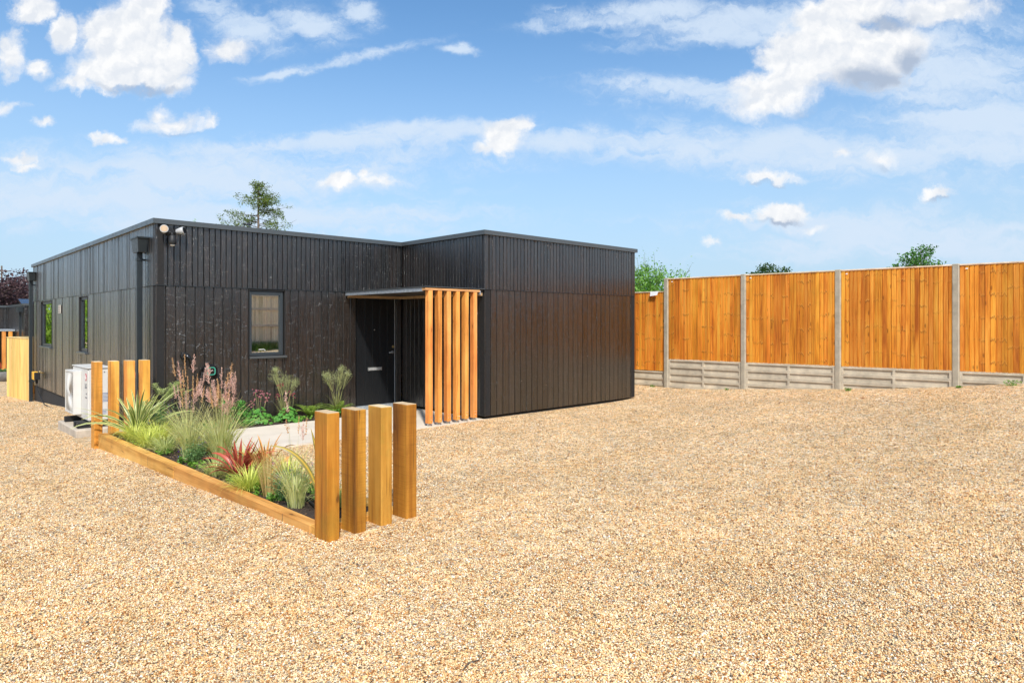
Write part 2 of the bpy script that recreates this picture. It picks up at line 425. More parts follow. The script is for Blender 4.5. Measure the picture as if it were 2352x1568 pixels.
# ------------------------------------------------------------------ materials
M_char = charred('charred_cladding', 0.33)
M_charside = M_char
M_black = flat('black_backing', (0.010, 0.009, 0.009), 0.8)
M_plinth = flat('dark_plinth', (0.022, 0.020, 0.019), 0.85, bump=0.5, bscale=40)
M_coping = flat('grey_coping', (0.10, 0.11, 0.115), 0.34, metal=0.45, var=0.06, vscale=2)
M_anth = flat('anthracite_metal', (0.020, 0.026, 0.030), 0.38, var=0.08)
M_frame = flat('window_frame_grey', (0.030, 0.038, 0.044), 0.40, var=0.05)
M_galv = flat('galvanised_steel', (0.42, 0.46, 0.50), 0.45, metal=0.55, var=0.22, vscale=25)
M_steel = flat('brushed_steel', (0.55, 0.55, 0.54), 0.30, metal=0.8)
M_white = flat('white_enamel', (0.62, 0.60, 0.56), 0.42, var=0.04)
M_whiteint = flat('white_plaster', (0.75, 0.75, 0.70), 0.8, var=0.03)
M_intdark = flat('room_wall', (0.20, 0.19, 0.17), 0.9)
M_grille = flat('grille_shadow', (0.20, 0.17, 0.14), 0.7)
M_door = flat('door_navy_black', (0.0028, 0.0038, 0.0052), 0.5, var=0.1)
M_conc = flat('fence_concrete', (0.42, 0.37, 0.28), 0.9, bump=0.6, bscale=90, var=0.22, vscale=6)
M_board = flat('gravel_board_concrete', (0.54, 0.465, 0.35), 0.9, bump=0.6, bscale=70, var=0.30, vscale=3)
M_slab = flat('pale_paving', (0.62, 0.54, 0.44), 0.85, bump=0.3, bscale=60, var=0.10, vscale=2.2)
M_slabc = flat('cast_concrete', (0.47, 0.40, 0.32), 0.9, bump=0.5, bscale=50, var=0.2, vscale=7)
M_rubber = flat('black_rubber', (0.010, 0.010, 0.011), 0.55)
M_red = flat('red_print', (0.55, 0.03, 0.06), 0.5, var=0.02)
M_ink = flat('grey_print', (0.10, 0.10, 0.12), 0.5, var=0.02)
M_blueink = flat('blue_print', (0.12, 0.18, 0.35), 0.5, var=0.02)
M_warn = flat('warning_orange', (0.55, 0.22, 0.08), 0.5, var=0.02)
M_yellow = flat('yellow_plastic', (0.80, 0.42, 0.02), 0.4, var=0.04)
M_orange = flat('orange_plastic', (0.80, 0.25, 0.02), 0.4, var=0.04)
M_brass = flat('brass', (0.60, 0.42, 0.16), 0.3, metal=0.8)
M_ring = flat('charger_light_ring', (0.05, 0.35, 0.25), 0.4, emit=((0.10, 0.85, 0.55), 0.6))
M_blackgl = flat('charger_black', (0.008, 0.008, 0.009), 0.22)
M_lens = flat('lamp_lens', (0.48, 0.34, 0.21), 0.2)
M_tagw = flat('white_paper', (0.78, 0.78, 0.76), 0.7, var=0.05)
M_solar = flat('solar_glass', (0.02, 0.025, 0.04), 0.15)
M_bark = flat('bark', (0.10, 0.075, 0.055), 0.9, bump=0.6, bscale=30, var=0.3)
M_stone = flat('grey_stone', (0.16, 0.15, 0.14), 0.9, bump=0.6, bscale=20, var=0.3)
W_fence = wood('fence_board_timber', (0.40, 0.110, 0.010), (0.74, 0.265, 0.024), (0.90, 0.43, 0.062), 'Z', 0.7, 0, island=True, green=0.22, varamp=0.17, bump=0.7, bands=1.0)
W_post = wood('sleeper_timber', (0.19, 0.062, 0.005), (0.46, 0.172, 0.013), (0.64, 0.29, 0.034), 'Z', 0.65, 0.7, gs=0.7, kscale=(2.0, 1.7), green=0.45, varamp=0.16, bump=0.35)
W_saw = wood('sawmarked_timber', (0.38, 0.16, 0.018), (0.66, 0.30, 0.040), (0.78, 0.43, 0.08), 'Z', 0.65, 0.5, gs=0.7, kscale=(1.8, 1.5), green=0.3, varamp=0.08, saw=0.7)
W_boardY = wood('sleeper_edging', (0.36, 0.14, 0.026), (0.61, 0.285, 0.064), (0.78, 0.43, 0.125), 'Y', 0.7, 0.8, gs=0.6, kscale=(1.6, 1.2), green=0.3, varamp=0.08)
W_boardX = wood('sleeper_edging_across', (0.36, 0.14, 0.026), (0.61, 0.285, 0.064), (0.78, 0.43, 0.125), 'X', 0.7, 0.6, gs=0.6, varamp=0.08)
W_slat = wood('larch_slat', (0.52, 0.165, 0.030), (0.78, 0.30, 0.062), (0.88, 0.43, 0.12), 'Z', 0.55, 0.6, gs=0.8, kscale=(2.2, 1.6), varamp=0.15)
W_pale = wood('pale_softwood', (0.60, 0.36, 0.09), (0.82, 0.54, 0.16), (0.90, 0.64, 0.24), 'Z', 0.65, 0.5, island=True, varamp=0.22, kscale=(1.5,1.2))
W_capr = wood('weathered_cap', (0.60, 0.42, 0.26), (0.72, 0.56, 0.38), (0.80, 0.66, 0.50), 'Y', 0.75, 0.2, varamp=0.05)
W_grey = wood('grey_rear_board', (0.64, 0.50, 0.31), (0.80, 0.67, 0.46), (0.88, 0.77, 0.58), 'Z', 0.8, 0.6, island=True, varamp=0.2)
W_rail = wood('pale_rail', (0.66, 0.56, 0.40), (0.78, 0.68, 0.52), (0.85, 0.76, 0.6), 'X', 0.8, 0.2)

def glass_mat():
    m, t, b = newmat('window_glass')
    lw = t.n('LayerWeight', Blend=0.45)
    f = t.mr(lw.outputs['Fresnel'], 0.0, 1.0, 0.55, 0.95)
    gl = t.n('BsdfGlossy', Color=(0.95, 0.98, 0.97), Roughness=0.004)
    tr = t.n('BsdfTransparent', Color=(0.80, 0.86, 0.82))
    mx = t.n('MixShader', i0=f); t.L.new(tr.outputs[0], mx.inputs[1]); t.L.new(gl.outputs[0], mx.inputs[2])
    out = [n for n in t.N if n.type == 'OUTPUT_MATERIAL'][0]; t.L.new(mx.outputs[0], out.inputs[0])
    return m
M_glass = glass_mat()

# gravel colours shared by the sheet and the loose stones
GR = [(0.0, (0.87, 0.64, 0.345)), (0.16, (0.78, 0.48, 0.20)), (0.29, (0.91, 0.75, 0.50)), (0.42, (0.60, 0.28, 0.09)), (0.51, (0.88, 0.67, 0.385)),
      (0.61, (0.36, 0.155, 0.055)), (0.70, (0.82, 0.57, 0.33)), (0.80, (0.94, 0.87, 0.74)), (0.865, (0.11, 0.085, 0.065)), (0.905, (0.40, 0.33, 0.26)), (0.94, (0.78, 0.52, 0.28))]
def gravel_sheet():
    m, t, b = newmat('gravel_sheet')
    P = t.n('TexCoord').outputs['Object']
    P2 = t.vm('MULTIPLY', P, (1, 1, 0.0))
    wp = t.vm('ADD', P2, t.vm('SCALE', t.vm('SUBTRACT', t.noise(P2, 55, 2).outputs['Color'], (0.5, 0.5, 0.5)), scale=0.010))
    v1 = t.n('TexVoronoi', dict(voronoi_dimensions='2D'), Vector=wp, Scale=72.0, Randomness=1.0)
    r1 = t.vm('DOT_PRODUCT', v1.outputs['Color'], (1, 0, 0))
    v2 = t.n('TexVoronoi', dict(voronoi_dimensions='2D'), Vector=wp, Scale=31.0)
    r2 = t.vm('DOT_PRODUCT', v2.outputs['Color'], (0, 1, 0))
    v3 = t.n('TexVoronoi', dict(voronoi_dimensions='2D'), Vector=wp, Scale=14.0)
    r3 = t.vm('DOT_PRODUCT', v3.outputs['Color'], (0, 0, 1))
    c1 = t.ramp(r1, GR, 'CONSTANT'); c2 = t.ramp(r2, GR, 'CONSTANT')
    c = t.mix(0.38, c1, c2)
    c = t.vm('SCALE', c, scale=t.mr(r3, 0, 1, 0.82, 1.28))
    big = t.noise(P2, 0.55, 5, 0.6).outputs[0]; med = t.noise(P2, 3.2, 4, 0.6).outputs[0]
    c = t.vm('SCALE', c, scale=t.mr(t.m('ADD', t.m('MULTIPLY', big, 0.6), t.m('MULTIPLY', med, 0.4)), 0.36, 0.64, 0.87, 1.12))
    mt_ = t.n('Mapping', Vector=P2); mt_.inputs['Rotation'].default_value = (0, 0, 0.5); mt_.inputs['Scale'].default_value = (0.25, 1.1, 1)
    tint = t.m('ADD', t.mr(t.noise(P2, 1.4, 4, 0.6).outputs[0], 0.45, 0.7, 0, 0.35), t.mr(t.noise(mt_, 1.0, 3, 0.55).outputs[0], 0.45, 0.65, 0, 0.25))
    c = t.mix(tint, c, t.mix(1.0, c, (1.0, 0.89, 0.70), 'MULTIPLY'))
    t.L.new(c, b.inputs['Base Color']); b.inputs['Roughness'].default_value = 0.75
    b.inputs['Specular IOR Level'].default_value = 0.25
    h = t.m('SUBTRACT', t.m('MULTIPLY', t.m('SUBTRACT', 1.0, v1.outputs['Distance']), 1.0), t.m('MULTIPLY', r1, 0.5))
    h = t.m('ADD', h, t.m('MULTIPLY', r3, 0.6))
    bn = t.n('Bump', Strength=1.0, Distance=0.018, Height=h); t.L.new(bn.outputs[0], b.inputs['Normal'])
    return m
def stone_mat():
    m, t, b = newmat('loose_stones')
    isl = t.n('NewGeometry').outputs['Random Per Island']
    c = t.ramp(isl, GR, 'CONSTANT')
    P = t.n('TexCoord').outputs['Object']
    c = t.vm('SCALE', c, scale=t.mr(t.noise(P, 160, 3).outputs[0], 0.3, 0.7, 0.88, 1.12))
    c = t.vm('SCALE', c, scale=t.mr(t.m('FRACT', t.m('MULTIPLY', isl, 77.7)), 0, 1, 0.80, 1.12))
    P2 = t.vm('MULTIPLY', P, (1, 1, 0.0)); big = t.noise(P2, 0.55, 5, 0.6).outputs[0]; med = t.noise(P2, 3.2, 4, 0.6).outputs[0]
    c = t.vm('SCALE', c, scale=t.mr(t.m('ADD', t.m('MULTIPLY', big, 0.6), t.m('MULTIPLY', med, 0.4)), 0.36, 0.64, 0.86, 1.12))
    mt_ = t.n('Mapping', Vector=P2); mt_.inputs['Rotation'].default_value = (0, 0, 0.5); mt_.inputs['Scale'].default_value = (0.25, 1.1, 1)
    tint = t.m('ADD', t.mr(t.noise(P2, 1.4, 4, 0.6).outputs[0], 0.45, 0.7, 0, 0.35), t.mr(t.noise(mt_, 1.0, 3, 0.55).outputs[0], 0.45, 0.65, 0, 0.25))
    c = t.mix(tint, c, t.mix(1.0, c, (1.0, 0.89, 0.70), 'MULTIPLY'))
    t.L.new(c, b.inputs['Base Color']); b.inputs['Roughness'].default_value = 0.6
    b.inputs['Specular IOR Level'].default_value = 0.3
    return m
M_gravel = gravel_sheet(); M_stones = stone_mat()
def soil_mat():
    m, t, b = newmat('dark_soil')
    P = t.n('TexCoord').outputs['Object']
    n1 = t.noise(P, 45, 6, 0.7).outputs[0]
    t.L.new(t.ramp(n1, [(0.3, (0.016, 0.010, 0.007)), (0.55, (0.060, 0.038, 0.025)), (0.75, (0.15, 0.10, 0.07))]), b.inputs['Base Color'])
    b.inputs['Roughness'].default_value = 0.95
    bn = t.n('Bump', Strength=1.0, Distance=0.02, Height=n1); t.L.new(bn.outputs[0], b.inputs['Normal'])
    return m
M_soil = soil_mat()

# ------------------------------------------------------------------ ground height
PTS = np.array([(0,10.8,-.53),(0,10.4,-.5),(0,6.5,-.31),(-.8,1.2,-.19),(-.83,-.1,-.16),(-.7,-3,-.09),(-.62,-6.4,-.01),(.09,-6.44,.01),(.2,-4.6,-.03),
 (4.4,-2.46,-.045),(8.68,-2.46,-.03),(3.0,-2.8,-.055),(1.0,-2.7,-.06),(0.3,-2.5,-.07),(1.5,-.3,-.1),(10.03,-2.36,.10),(10.1,-4.17,.2),(10.3,-6.02,.32),(10.47,-7.9,.48),(10.55,-8.83,.6),
 (9.9,-1.6,.118),(-3,-9,.0),(0,-9,.02),(3,-8.5,.05),(6,-7,.14),(-3,-3,-.12),(-3,3,-.28),(-3,11,-.55),(-.3,13.4,-.56),(-5,20,-.8),(0,25,-.85),
 (18,-8,.7),(20,10,.2),(0,-20,.2),(9,-16.5,.5),(-10,-10,-.1),(-12,0,-.3),(10,25,-.5),(9,5,.05),(7,-5,.1),(4,-5,.0)], float)
def _tps():
    n = len(PTS); X = PTS[:, :2]
    r2 = ((X[:, None] - X[None]) ** 2).sum(-1); K_ = 0.5 * r2 * np.log(r2 + 1e-9) + np.eye(n) * 0.3
    Pm = np.c_[np.ones(n), X]; A = np.zeros((n+3, n+3)); A[:n,:n] = K_; A[:n,n:] = Pm; A[n:,:n] = Pm.T
    return np.linalg.solve(A, np.r_[PTS[:, 2], 0, 0, 0])
TW = _tps()
def gz(x, y):
    x = np.atleast_1d(np.asarray(x, float)); y = np.atleast_1d(np.asarray(y, float))
    n = len(PTS); out = np.empty(len(x))
    for i in range(0, len(x), 20000):
        xx = np.clip(x[i:i+20000], -16, 24); yy = np.clip(y[i:i+20000], -24, 34)
        r2 = (xx[:, None]-PTS[None,:,0])**2 + (yy[:, None]-PTS[None,:,1])**2
        out[i:i+20000] = (0.5*r2*np.log(r2+1e-9)) @ TW[:n] + TW[n] + TW[n+1]*xx + TW[n+2]*yy
    return np.clip(out, -1.2, 1.0)
def gz1(x, y): return float(gz(x, y)[0])

xs = np.unique(np.r_[np.arange(-14, 22.1, 0.3), -np.geomspace(14, 600, 16), np.geomspace(22, 600, 16)])
ys = np.unique(np.r_[np.arange(-20, 30.1, 0.3), -np.geomspace(20, 600, 16), np.geomspace(30, 600, 16)])
gx, gy = np.meshgrid(xs, ys); zz = gz(gx.ravel(), gy.ravel())
rs_ = np.random.RandomState(3)
und = 0.006*np.sin(gx.ravel()*2.3+np.sin(gy.ravel()*1.7)*1.3)*np.cos(gy.ravel()*1.9)
nx = len(xs); ny = len(ys)
gv = np.c_[gx.ravel(), gy.ravel(), zz + und]
ii = (np.arange(ny-1)[:, None]*nx + np.arange(nx-1)[None]).ravel()
gf = np.c_[ii, ii+1, ii+1+nx, ii+nx]
me = bpy.data.meshes.new('ground'); me.from_pydata(gv.tolist(), [], gf.tolist()); me.materials.append(M_gravel)
me.polygons.foreach_set('use_smooth', [True]*len(gf)); me.update()
go = bpy.data.objects.new('ground', me); COL.objects.link(go); tag(go, None, None, kind='structure')
def ground_und(x, y): return gz(x, y) + 0.006*np.sin(x*2.3+np.sin(y*1.7)*1.3)*np.cos(y*1.9)

# loose stones lying on the sheet in the nearer half of the yard
def loose_stones():
    rs = np.random.RandomState(11)
    N = 540000
    u_ = rs.rand(N)
    Y = 2.6 * (19.0/2.6) ** (u_**1.08)                      # density falls with distance
    t_ = (rs.rand(N)*2-1) * 1.0
    X = Y * t_
    x = CX + X*cT + Y*sT; y = CY - X*sT + Y*cT
    keep = np.ones(N, bool)
    keep &= ~((x > -.62) & (x < .19) & (y > -6.47) & (y < -6.2))
    xo = -.60-.032*(y+6.26); keep &= ~((x > xo-.005) & (x < xo+.78) & (y > -6.3) & (y < 0)); keep &= ~((x > -.86) & (x < .1) & (y > -.3) & (y < 3))
    keep &= ~((x > .0) & (y > -2.50) & (x < 9) & (y < 12))
    keep &= ~((x > 9.95) & (y < 20))
    x = x[keep]; y = y[keep]; Yk = Y[keep]; n = len(x)
    r = (0.0030 + 0.0046*rs.rand(n)**1.6) * (1 + 0.045*(Yk-3))
    z = ground_und(x, y) + r*(0.1+0.7*rs.rand(n))
    base = np.array([(1,0,0),(0,1,0),(-1,0,0),(0,-1,0),(0,0,1),(0,0,-1)], float)
    rot = rs.rand(n)*6.283; el = 0.7+0.7*rs.rand(n); ze = 0.5+0.4*rs.rand(n)
    V_ = np.repeat(base[None], n, 0) * (r[:,None,None]) * (0.8+0.4*rs.rand(n,6,1))
    V_[:,:,0] *= el[:,None]; V_[:,:,2] *= ze[:,None]
    V_[:, 4, :2] += (rs.rand(n, 2)-.5)*r[:,None]*0.9
    tl = (rs.rand(n)-.5)*0.9
    zz_ = V_[:,:,2] + V_[:,:,0]*tl[:,None]; V_[:,:,2] = zz_
    c, s_ = np.cos(rot)[:,None], np.sin(rot)[:,None]
    xx = V_[:,:,0]*c - V_[:,:,1]*s_; yy = V_[:,:,0]*s_ + V_[:,:,1]*c
    V_[:,:,0] = xx + x[:,None]; V_[:,:,1] = yy + y[:,None]; V_[:,:,2] += z[:,None]
    tri = np.array([(0,1,4),(1,2,4),(2,3,4),(3,0,4),(1,0,5),(2,1,5),(3,2,5),(0,3,5)])
    F_ = (tri[None] + (np.arange(n)*6)[:,None,None]).reshape(-1, 3)
    me = bpy.data.meshes.new('gravel')
    me.vertices.add(n*6); me.vertices.foreach_set('co', V_.reshape(-1).astype(np.float32))
    me.loops.add(len(F_)*3); me.loops.foreach_set('vertex_index', F_.reshape(-1).astype(np.int32))
    me.polygons.add(len(F_)); me.polygons.foreach_set('loop_start', np.arange(0, len(F_)*3, 3, dtype=np.int32))
    me.polygons.foreach_set('use_smooth', np.ones(len(F_), bool))
    me.materials.append(M_stones); me.update(calc_edges=True)
    o = bpy.data.objects.new('gravel', me); COL.objects.link(o)
    tag(o, 'loose golden pea gravel strewn over the whole yard', 'gravel', kind='stuff')
loose_stones()

# ------------------------------------------------------------------ paving, soil
mb = MB(); mb.prism([(0.12,-2.46),(0.12,-0.62),(3.16,-0.62),(3.16,-0.03),(4.40,-0.03),(4.40,-2.455),(4.44,-2.47)], -0.16, -0.040)
tag(mb.build('path', M_slab), None, None, kind='structure')
mb = MB()
def soil_patch(mb, x0, x1, y0, y1, z, n=0.09, skew=0.0):
    nx_ = max(2, int((x1-x0)/n)); ny_ = max(2, int((y1-y0)/n)); vs = []; fs = []
    for j in range(ny_+1):
        for i in range(nx_+1):
            yy = y0+(y1-y0)*j/ny_
            vs.append((x0+(x1-x0)*i/nx_ - skew*(yy-y0), yy, z + rnd.uniform(-.012,.012)))
    for j in range(ny_):
        for i in range(nx_): a = j*(nx_+1)+i; fs.append((a,a+1,a+2+nx_,a+1+nx_))
    mb.add(vs, fs, sm=True)
soil_patch(mb, -0.52, 0.07, -6.18, -0.33, 0.012, skew=0.031)
tag(mb.build('planter_soil', M_soil), None, None, kind='structure')
mb = MB(); soil_patch(mb, 0.10, 3.17, -0.63, 0.02, -0.028)
tag(mb.build('bed_soil', M_soil), None, None, kind='structure')

# ------------------------------------------------------------------ bungalow
def clad(mb, p0, dr, L, z0, z1, wbd, out, openings=(), seed=1, gap=0.013, th=0.020, tilt=0.0014):
    """vertical boards: p0 start, dr unit dir, out outward normal; openings (u0,u1,za,zb)"""
    rr = random.Random(seed)
    cuts = [0.0]; u = 0
    while u < L - wbd*0.6: u += wbd*rr.uniform(0.97,1.03); cuts.append(min(u, L))
    if cuts[-1] < L - 1e-3: cuts.append(L)
    for o in openings:
        for e in o[:2]:
            cuts = [c for c in cuts if abs(c-e) > 0.025 or c in (0.0, L)] + [e]
    cuts = sorted(set(cuts))
    for a, b_ in zip(cuts[:-1], cuts[1:]):
        if b_-a < 0.006: continue
        mid = (a+b_)/2; spans = [(z0, z1)]
        for o in openings:
            if o[0] < mid < o[1]:
                ns = []
                for s0, s1 in spans:
                    if o[2] > s0 and o[2] < s1: ns.append((s0, o[2]))
                    if o[3] < s1 and o[3] > s0: ns.append((o[3], s1))
                    if o[3] <= s0 or o[2] >= s1: ns.append((s0, s1))
                spans = ns
        pr_ = rr.uniform(-0.0012, 0.0016); tw = rr.uniform(-tilt, tilt)
        for s0, s1 in spans:
            if s1-s0 < 0.01: continue
            g = gap/2; cf = 0.003
            prof = [(a+g, -th), (a+g, pr_-cf+tw), (a+g+cf, pr_+tw), (b_-g-cf, pr_-tw), (b_-g, pr_-cf-tw), (b_-g, -th)]
            vs = []
            for z in (s0, s1):
                for uu, oo in prof: vs.append((p0[0]+dr[0]*uu+out[0]*oo, p0[1]+dr[1]*uu+out[1]*oo, z))
            n = len(prof)
            fs = [(i, i+1, n+i+1, n+i) for i in range(n-1)] + [tuple(range(n))[::-1], tuple(range(n, 2*n))]
            mb.add(vs, fs)
def backing(mb, p0, dr, L, z0, z1, out, openings=(), inset=0.021, th=0.10):
    us = sorted({0, L} | {e for o in openings for e in o[:2]}); zs = sorted({z0, z1} | {e for o in openings for e in o[2:4]})
    for a, b_ in zip(us[:-1], us[1:]):
        # merge vertically where no opening
        run = None
        for c, d2 in zip(zs[:-1], zs[1:]):
            m_ = ((a+b_)/2, (c+d2)/2); inside = any(o[0] < m_[0] < o[1] and o[2] < m_[1] < o[3] for o in openings)
            if inside:
                if run: _bk(mb, p0, dr, a, b_, run[0], run[1], out, inset, th); run = None
            else: run = (run[0], d2) if run else (c, d2)
        if run: _bk(mb, p0, dr, a, b_, run[0], run[1], out, inset, th)
def _bk(mb, p0, dr, a, b_, z0, z1, out, inset, th):
    P_ = lambda u, o, z: (p0[0]+dr[0]*u+out[0]*o, p0[1]+dr[1]*u+out[1]*o, z)
    v = [P_(a,-inset,z0),P_(b_,-inset,z0),P_(b_,-inset-th,z0),P_(a,-inset-th,z0),P_(a,-inset,z1),P_(b_,-inset,z1),P_(b_,-inset-th,z1),P_(a,-inset-th,z1)]
    mb.add(v, [(0,3,2,1),(4,5,6,7),(0,1,5,4),(1,2,6,5),(2,3,7,6),(3,0,4,7)])

house = thing('bungalow', 'black timber-clad flat-roofed bungalow with canopied porch in the middle of the yard', 'house')
XC, YB, XD, YE, ZT, ZM = 4.415, -2.464, 8.684, 11.095, 3.157, 2.153
WIN = (1.405, 2.030, 1.035, 2.140)
SW1 = (8.36, 9.87, 0.995, 2.125); SW2 = (4.52, 5.30, 0.995, 2.125)
DOOR = (3.405, 4.285, -0.035, 2.060)
def wallset(name, p0, dr, L, out, zl, openings, seed):
    mb = MB(); tl_ = 0.0030 if name == 's' else 0.0014
    clad(mb, p0, dr, L, ZM+0.006, ZT-0.070, 0.086, out, (), seed, tilt=tl_)
    clad(mb, (p0[0]-out[0]*0.006, p0[1]-out[1]*0.006), dr, L, zl, ZM-0.004, 0.142 if name != 's' else 0.095, out, openings, seed+1, tilt=tl_)
    mb.cur = 1
    backing(mb, p0, dr, L, zl+0.01, ZT-0.06, out, openings)
    mb.cur = 2  # drip flashing between the two courses
    P_ = lambda u, o, z: (p0[0]+dr[0]*u+out[0]*o, p0[1]+dr[1]*u+out[1]*o, z)
    a, b_ = 0.0, L
    v = [P_(a,.010,ZM-.003),P_(b_,.010,ZM-.003),P_(b_,-.02,ZM-.003),P_(a,-.02,ZM-.003),P_(a,.010,ZM+.004),P_(b_,.010,ZM+.004),P_(b_,-.02,ZM+.004),P_(a,-.02,ZM+.004)]
    mb.add(v, [(0,3,2,1),(4,5,6,7),(0,1,5,4),(1,2,6,5),(2,3,7,6),(3,0,4,7)])
    return mb.build('wall', [M_char, M_black, M_anth], house)
wallset('f', (0,0), (1,0), XC, (0,-1), -0.02, [WIN, DOOR], 5)
wallset('r', (XC,0), (0,-1), -YB, (-1,0), 0.0, [], 9)
wallset('f', (XC,YB), (1,0), XD-XC, (0,-1), 0.0, [], 13)
wallset('s', (0,YE), (0,-1), YE, (-1,0), -0.09, [(YE-SW1[1],YE-SW1[0],SW1[2],SW1[3]),(YE-SW2[1],YE-SW2[0],SW2[2],SW2[3])], 21)
wallset('e', (XD,YB), (0,1), YE-YB, (1,0), 0.0, [], 27)
mb = MB(); backing(mb, (XD,YE), (-1,0), XD, -.05, ZT-.06, (0,1), (), inset=0.0); mb.build('wall', M_black, house)
mb = MB()
for (x0,x1,y0,y1) in [(0.03,4.40,0.035,0.12),(4.45,8.65,-2.43,-2.35),(0.03,0.12,0.12,11.06),(8.56,8.65,-2.35,11.06)]:
    mb.box(x0,x1,y0,y1,-1.0,-0.025)
mb.build('plinth', M_plinth, house)
# roof deck and coping
mb = MB(); mb.prism([(0.02,0.02),(XC+.02,0.02),(XC+.02,YB+.02),(XD-.02,YB+.02),(XD-.02,YE-.02),(0.02,YE-.02)], ZT-0.17, ZT-0.062)
roof = mb.build('roof', M_black, house)
def ring(o, ins, z0, z1, mb):
    outer = [(-o,-o),(XC-o,-o),(XC-o,YB-o),(XD+o,YB-o),(XD+o,YE+o),(-o,YE+o)]
    i_ = -ins
    inner = [(-i_,-i_),(XC-i_,-i_),(XC-i_,YB-i_),(XD+i_,YB-i_),(XD+i_,YE+i_),(-i_,YE+i_)]
    n = 6; v = [(x,y,z0) for x,y in outer]+[(x,y,z1) for x,y in outer]+[(x,y,z0) for x,y in inner]+[(x,y,z1+0.0) for x,y in inner]
    fs = []
    for k in range(n):
        k2 = (k+1)%n
        fs += [(k,k2,n+k2,n+k),(n+k,n+k2,3*n+k2,3*n+k),(2*n+k2,2*n+k,3*n+k,3*n+k2),(k2,k,2*n+k,2*n+k2)]
    mb.add(v, fs)
mb = MB(); ring(0.04, 0.28, ZT-0.075, ZT, mb)
# joint covers of the folded metal
for (x,y,ax) in [(0.68,-.04,'x'),(3.1,-.04,'x'),(6.0,YB-.04,'x'),(8.0,YB-.04,'x')]:
    mb.box(x-.002,x+.002,y-.0015,y+.30,ZT-.074,ZT+.0015)
for y in (2.4,5.4,8.4): mb.box(-.0415,.28,y-.002,y+.002,ZT-.074,ZT+.0015)
mb.build('coping', M_coping, house)
# flue cowl
mb = MB(); mb.tube([(2.06,1.72,3.0),(2.06,1.72,3.40)], 0.062, 20); mb.cur = 0
fl = mb.build('flue', M_anth, house)
mb = MB(); mb.tube([(2.06,1.72,3.455),(2.06,1.72,3.46),(2.06,1.72,3.487)], [0.088,0.095,0.03], 20)
for k in range(4):
    a = k*math.pi/2+.4; mb.tube([(2.06+.055*math.cos(a),1.72+.055*math.sin(a),3.38),(2.06+.07*math.cos(a),1.72+.07*math.sin(a),3.46)],0.006,5)
mb.build('cowl', M_coping, fl)

def room(mb, x0, x1, y0, y1, z0, z1, open_side):
    F6 = {'b':[(x0,y0,z0),(x1,y0,z0),(x1,y1,z0),(x0,y1,z0)],'t':[(x0,y0,z1),(x0,y1,z1),(x1,y1,z1),(x1,y0,z1)],
          '-y':[(x0,y0,z0),(x0,y0,z1),(x1,y0,z1),(x1,y0,z0)],'+y':[(x0,y1,z0),(x1,y1,z0),(x1,y1,z1),(x0,y1,z1)],
          '-x':[(x0,y0,z0),(x0,y1,z0),(x0,y1,z1),(x0,y0,z1)],'+x':[(x1,y0,z0),(x1,y0,z1),(x1,y1,z1),(x1,y1,z0)]}
    for k, q in F6.items():
        if k != open_side: mb.add(q, [(0,1,2,3)])
# front window
def window_front():
    x0,x1,z0,z1 = WIN; f = 0.048
    w_ = MB()
    yo = 0.022; yi = 0.10
    w_.bevbox(x0+.012,x0+.012+f,yo,yi,z0+.004,z1-.02,.003); w_.bevbox(x1-.030-f,x1-.030,yo,yi,z0+.004,z1-.02,.003)
    w_.bevbox(x0+.0125+f,x1-.0305-f,yo,yi,z1-.088,z1-.02,.003); w_.bevbox(x0+.0125+f,x1-.0305-f,yo,yi,z0+.004,z0+.056,.003)
    wo_ = w_.build('window', M_frame, house)
    g = MB(); g.box(x0+.05,x1-.07,.060,.064,z0+.05,z1-.08); g.build('pane', M_glass, wo_)
    # cream inner sash, as seen through the glass
    s_ = MB(); a,b_,c,d2 = x0+.06,x1-.078,z0+.056,z1-.088
    s_.box(a,a+.006,.066,.10,c,d2); s_.box(b_-.02,b_,.066,.14,c,d2); s_.box(a+.006,b_-.02,.066,.10,c,c+.014); s_.box(a+.006,b_-.02,.066,.10,d2-.014,d2)
    s_.build('inner_sash', M_whiteint, wo_)
    h = MB(); h.tube([(1.60,.064,1.128),(1.60,.052,1.140),(1.68,.052,1.142),(1.70,.052,1.128),(1.712,.052,1.108)],.006,6); h.build('handle', M_white, wo_)
    rv = MB(); rv.box(x0-.0,x0+.010,-.004,.13,z0,z1); rv.box(x1-.012,x1,.012,.13,z0,z1); rv.box(x0+.011,x1-.013,-.002,.13,z1-.016,z1-.002)
    rv.build('window_reveal', M_black, wo_)
    si = MB(); si.bevbox(x0+.008,x1+.02,-.045,.03,z0-.042,z0-.004,.003); si.build('sill', M_coping, wo_)
    r_ = MB(); room(r_, .3, 3.0, .135, 3.0, .2, 2.5, '-y')
    r_.cur = 1
    r_.box(x1-.10,x1+.06,.14,.40,z0-.1,z1+.1)
    r_.build('room', [M_intdark, M_whiteint], wo_)
window_front()
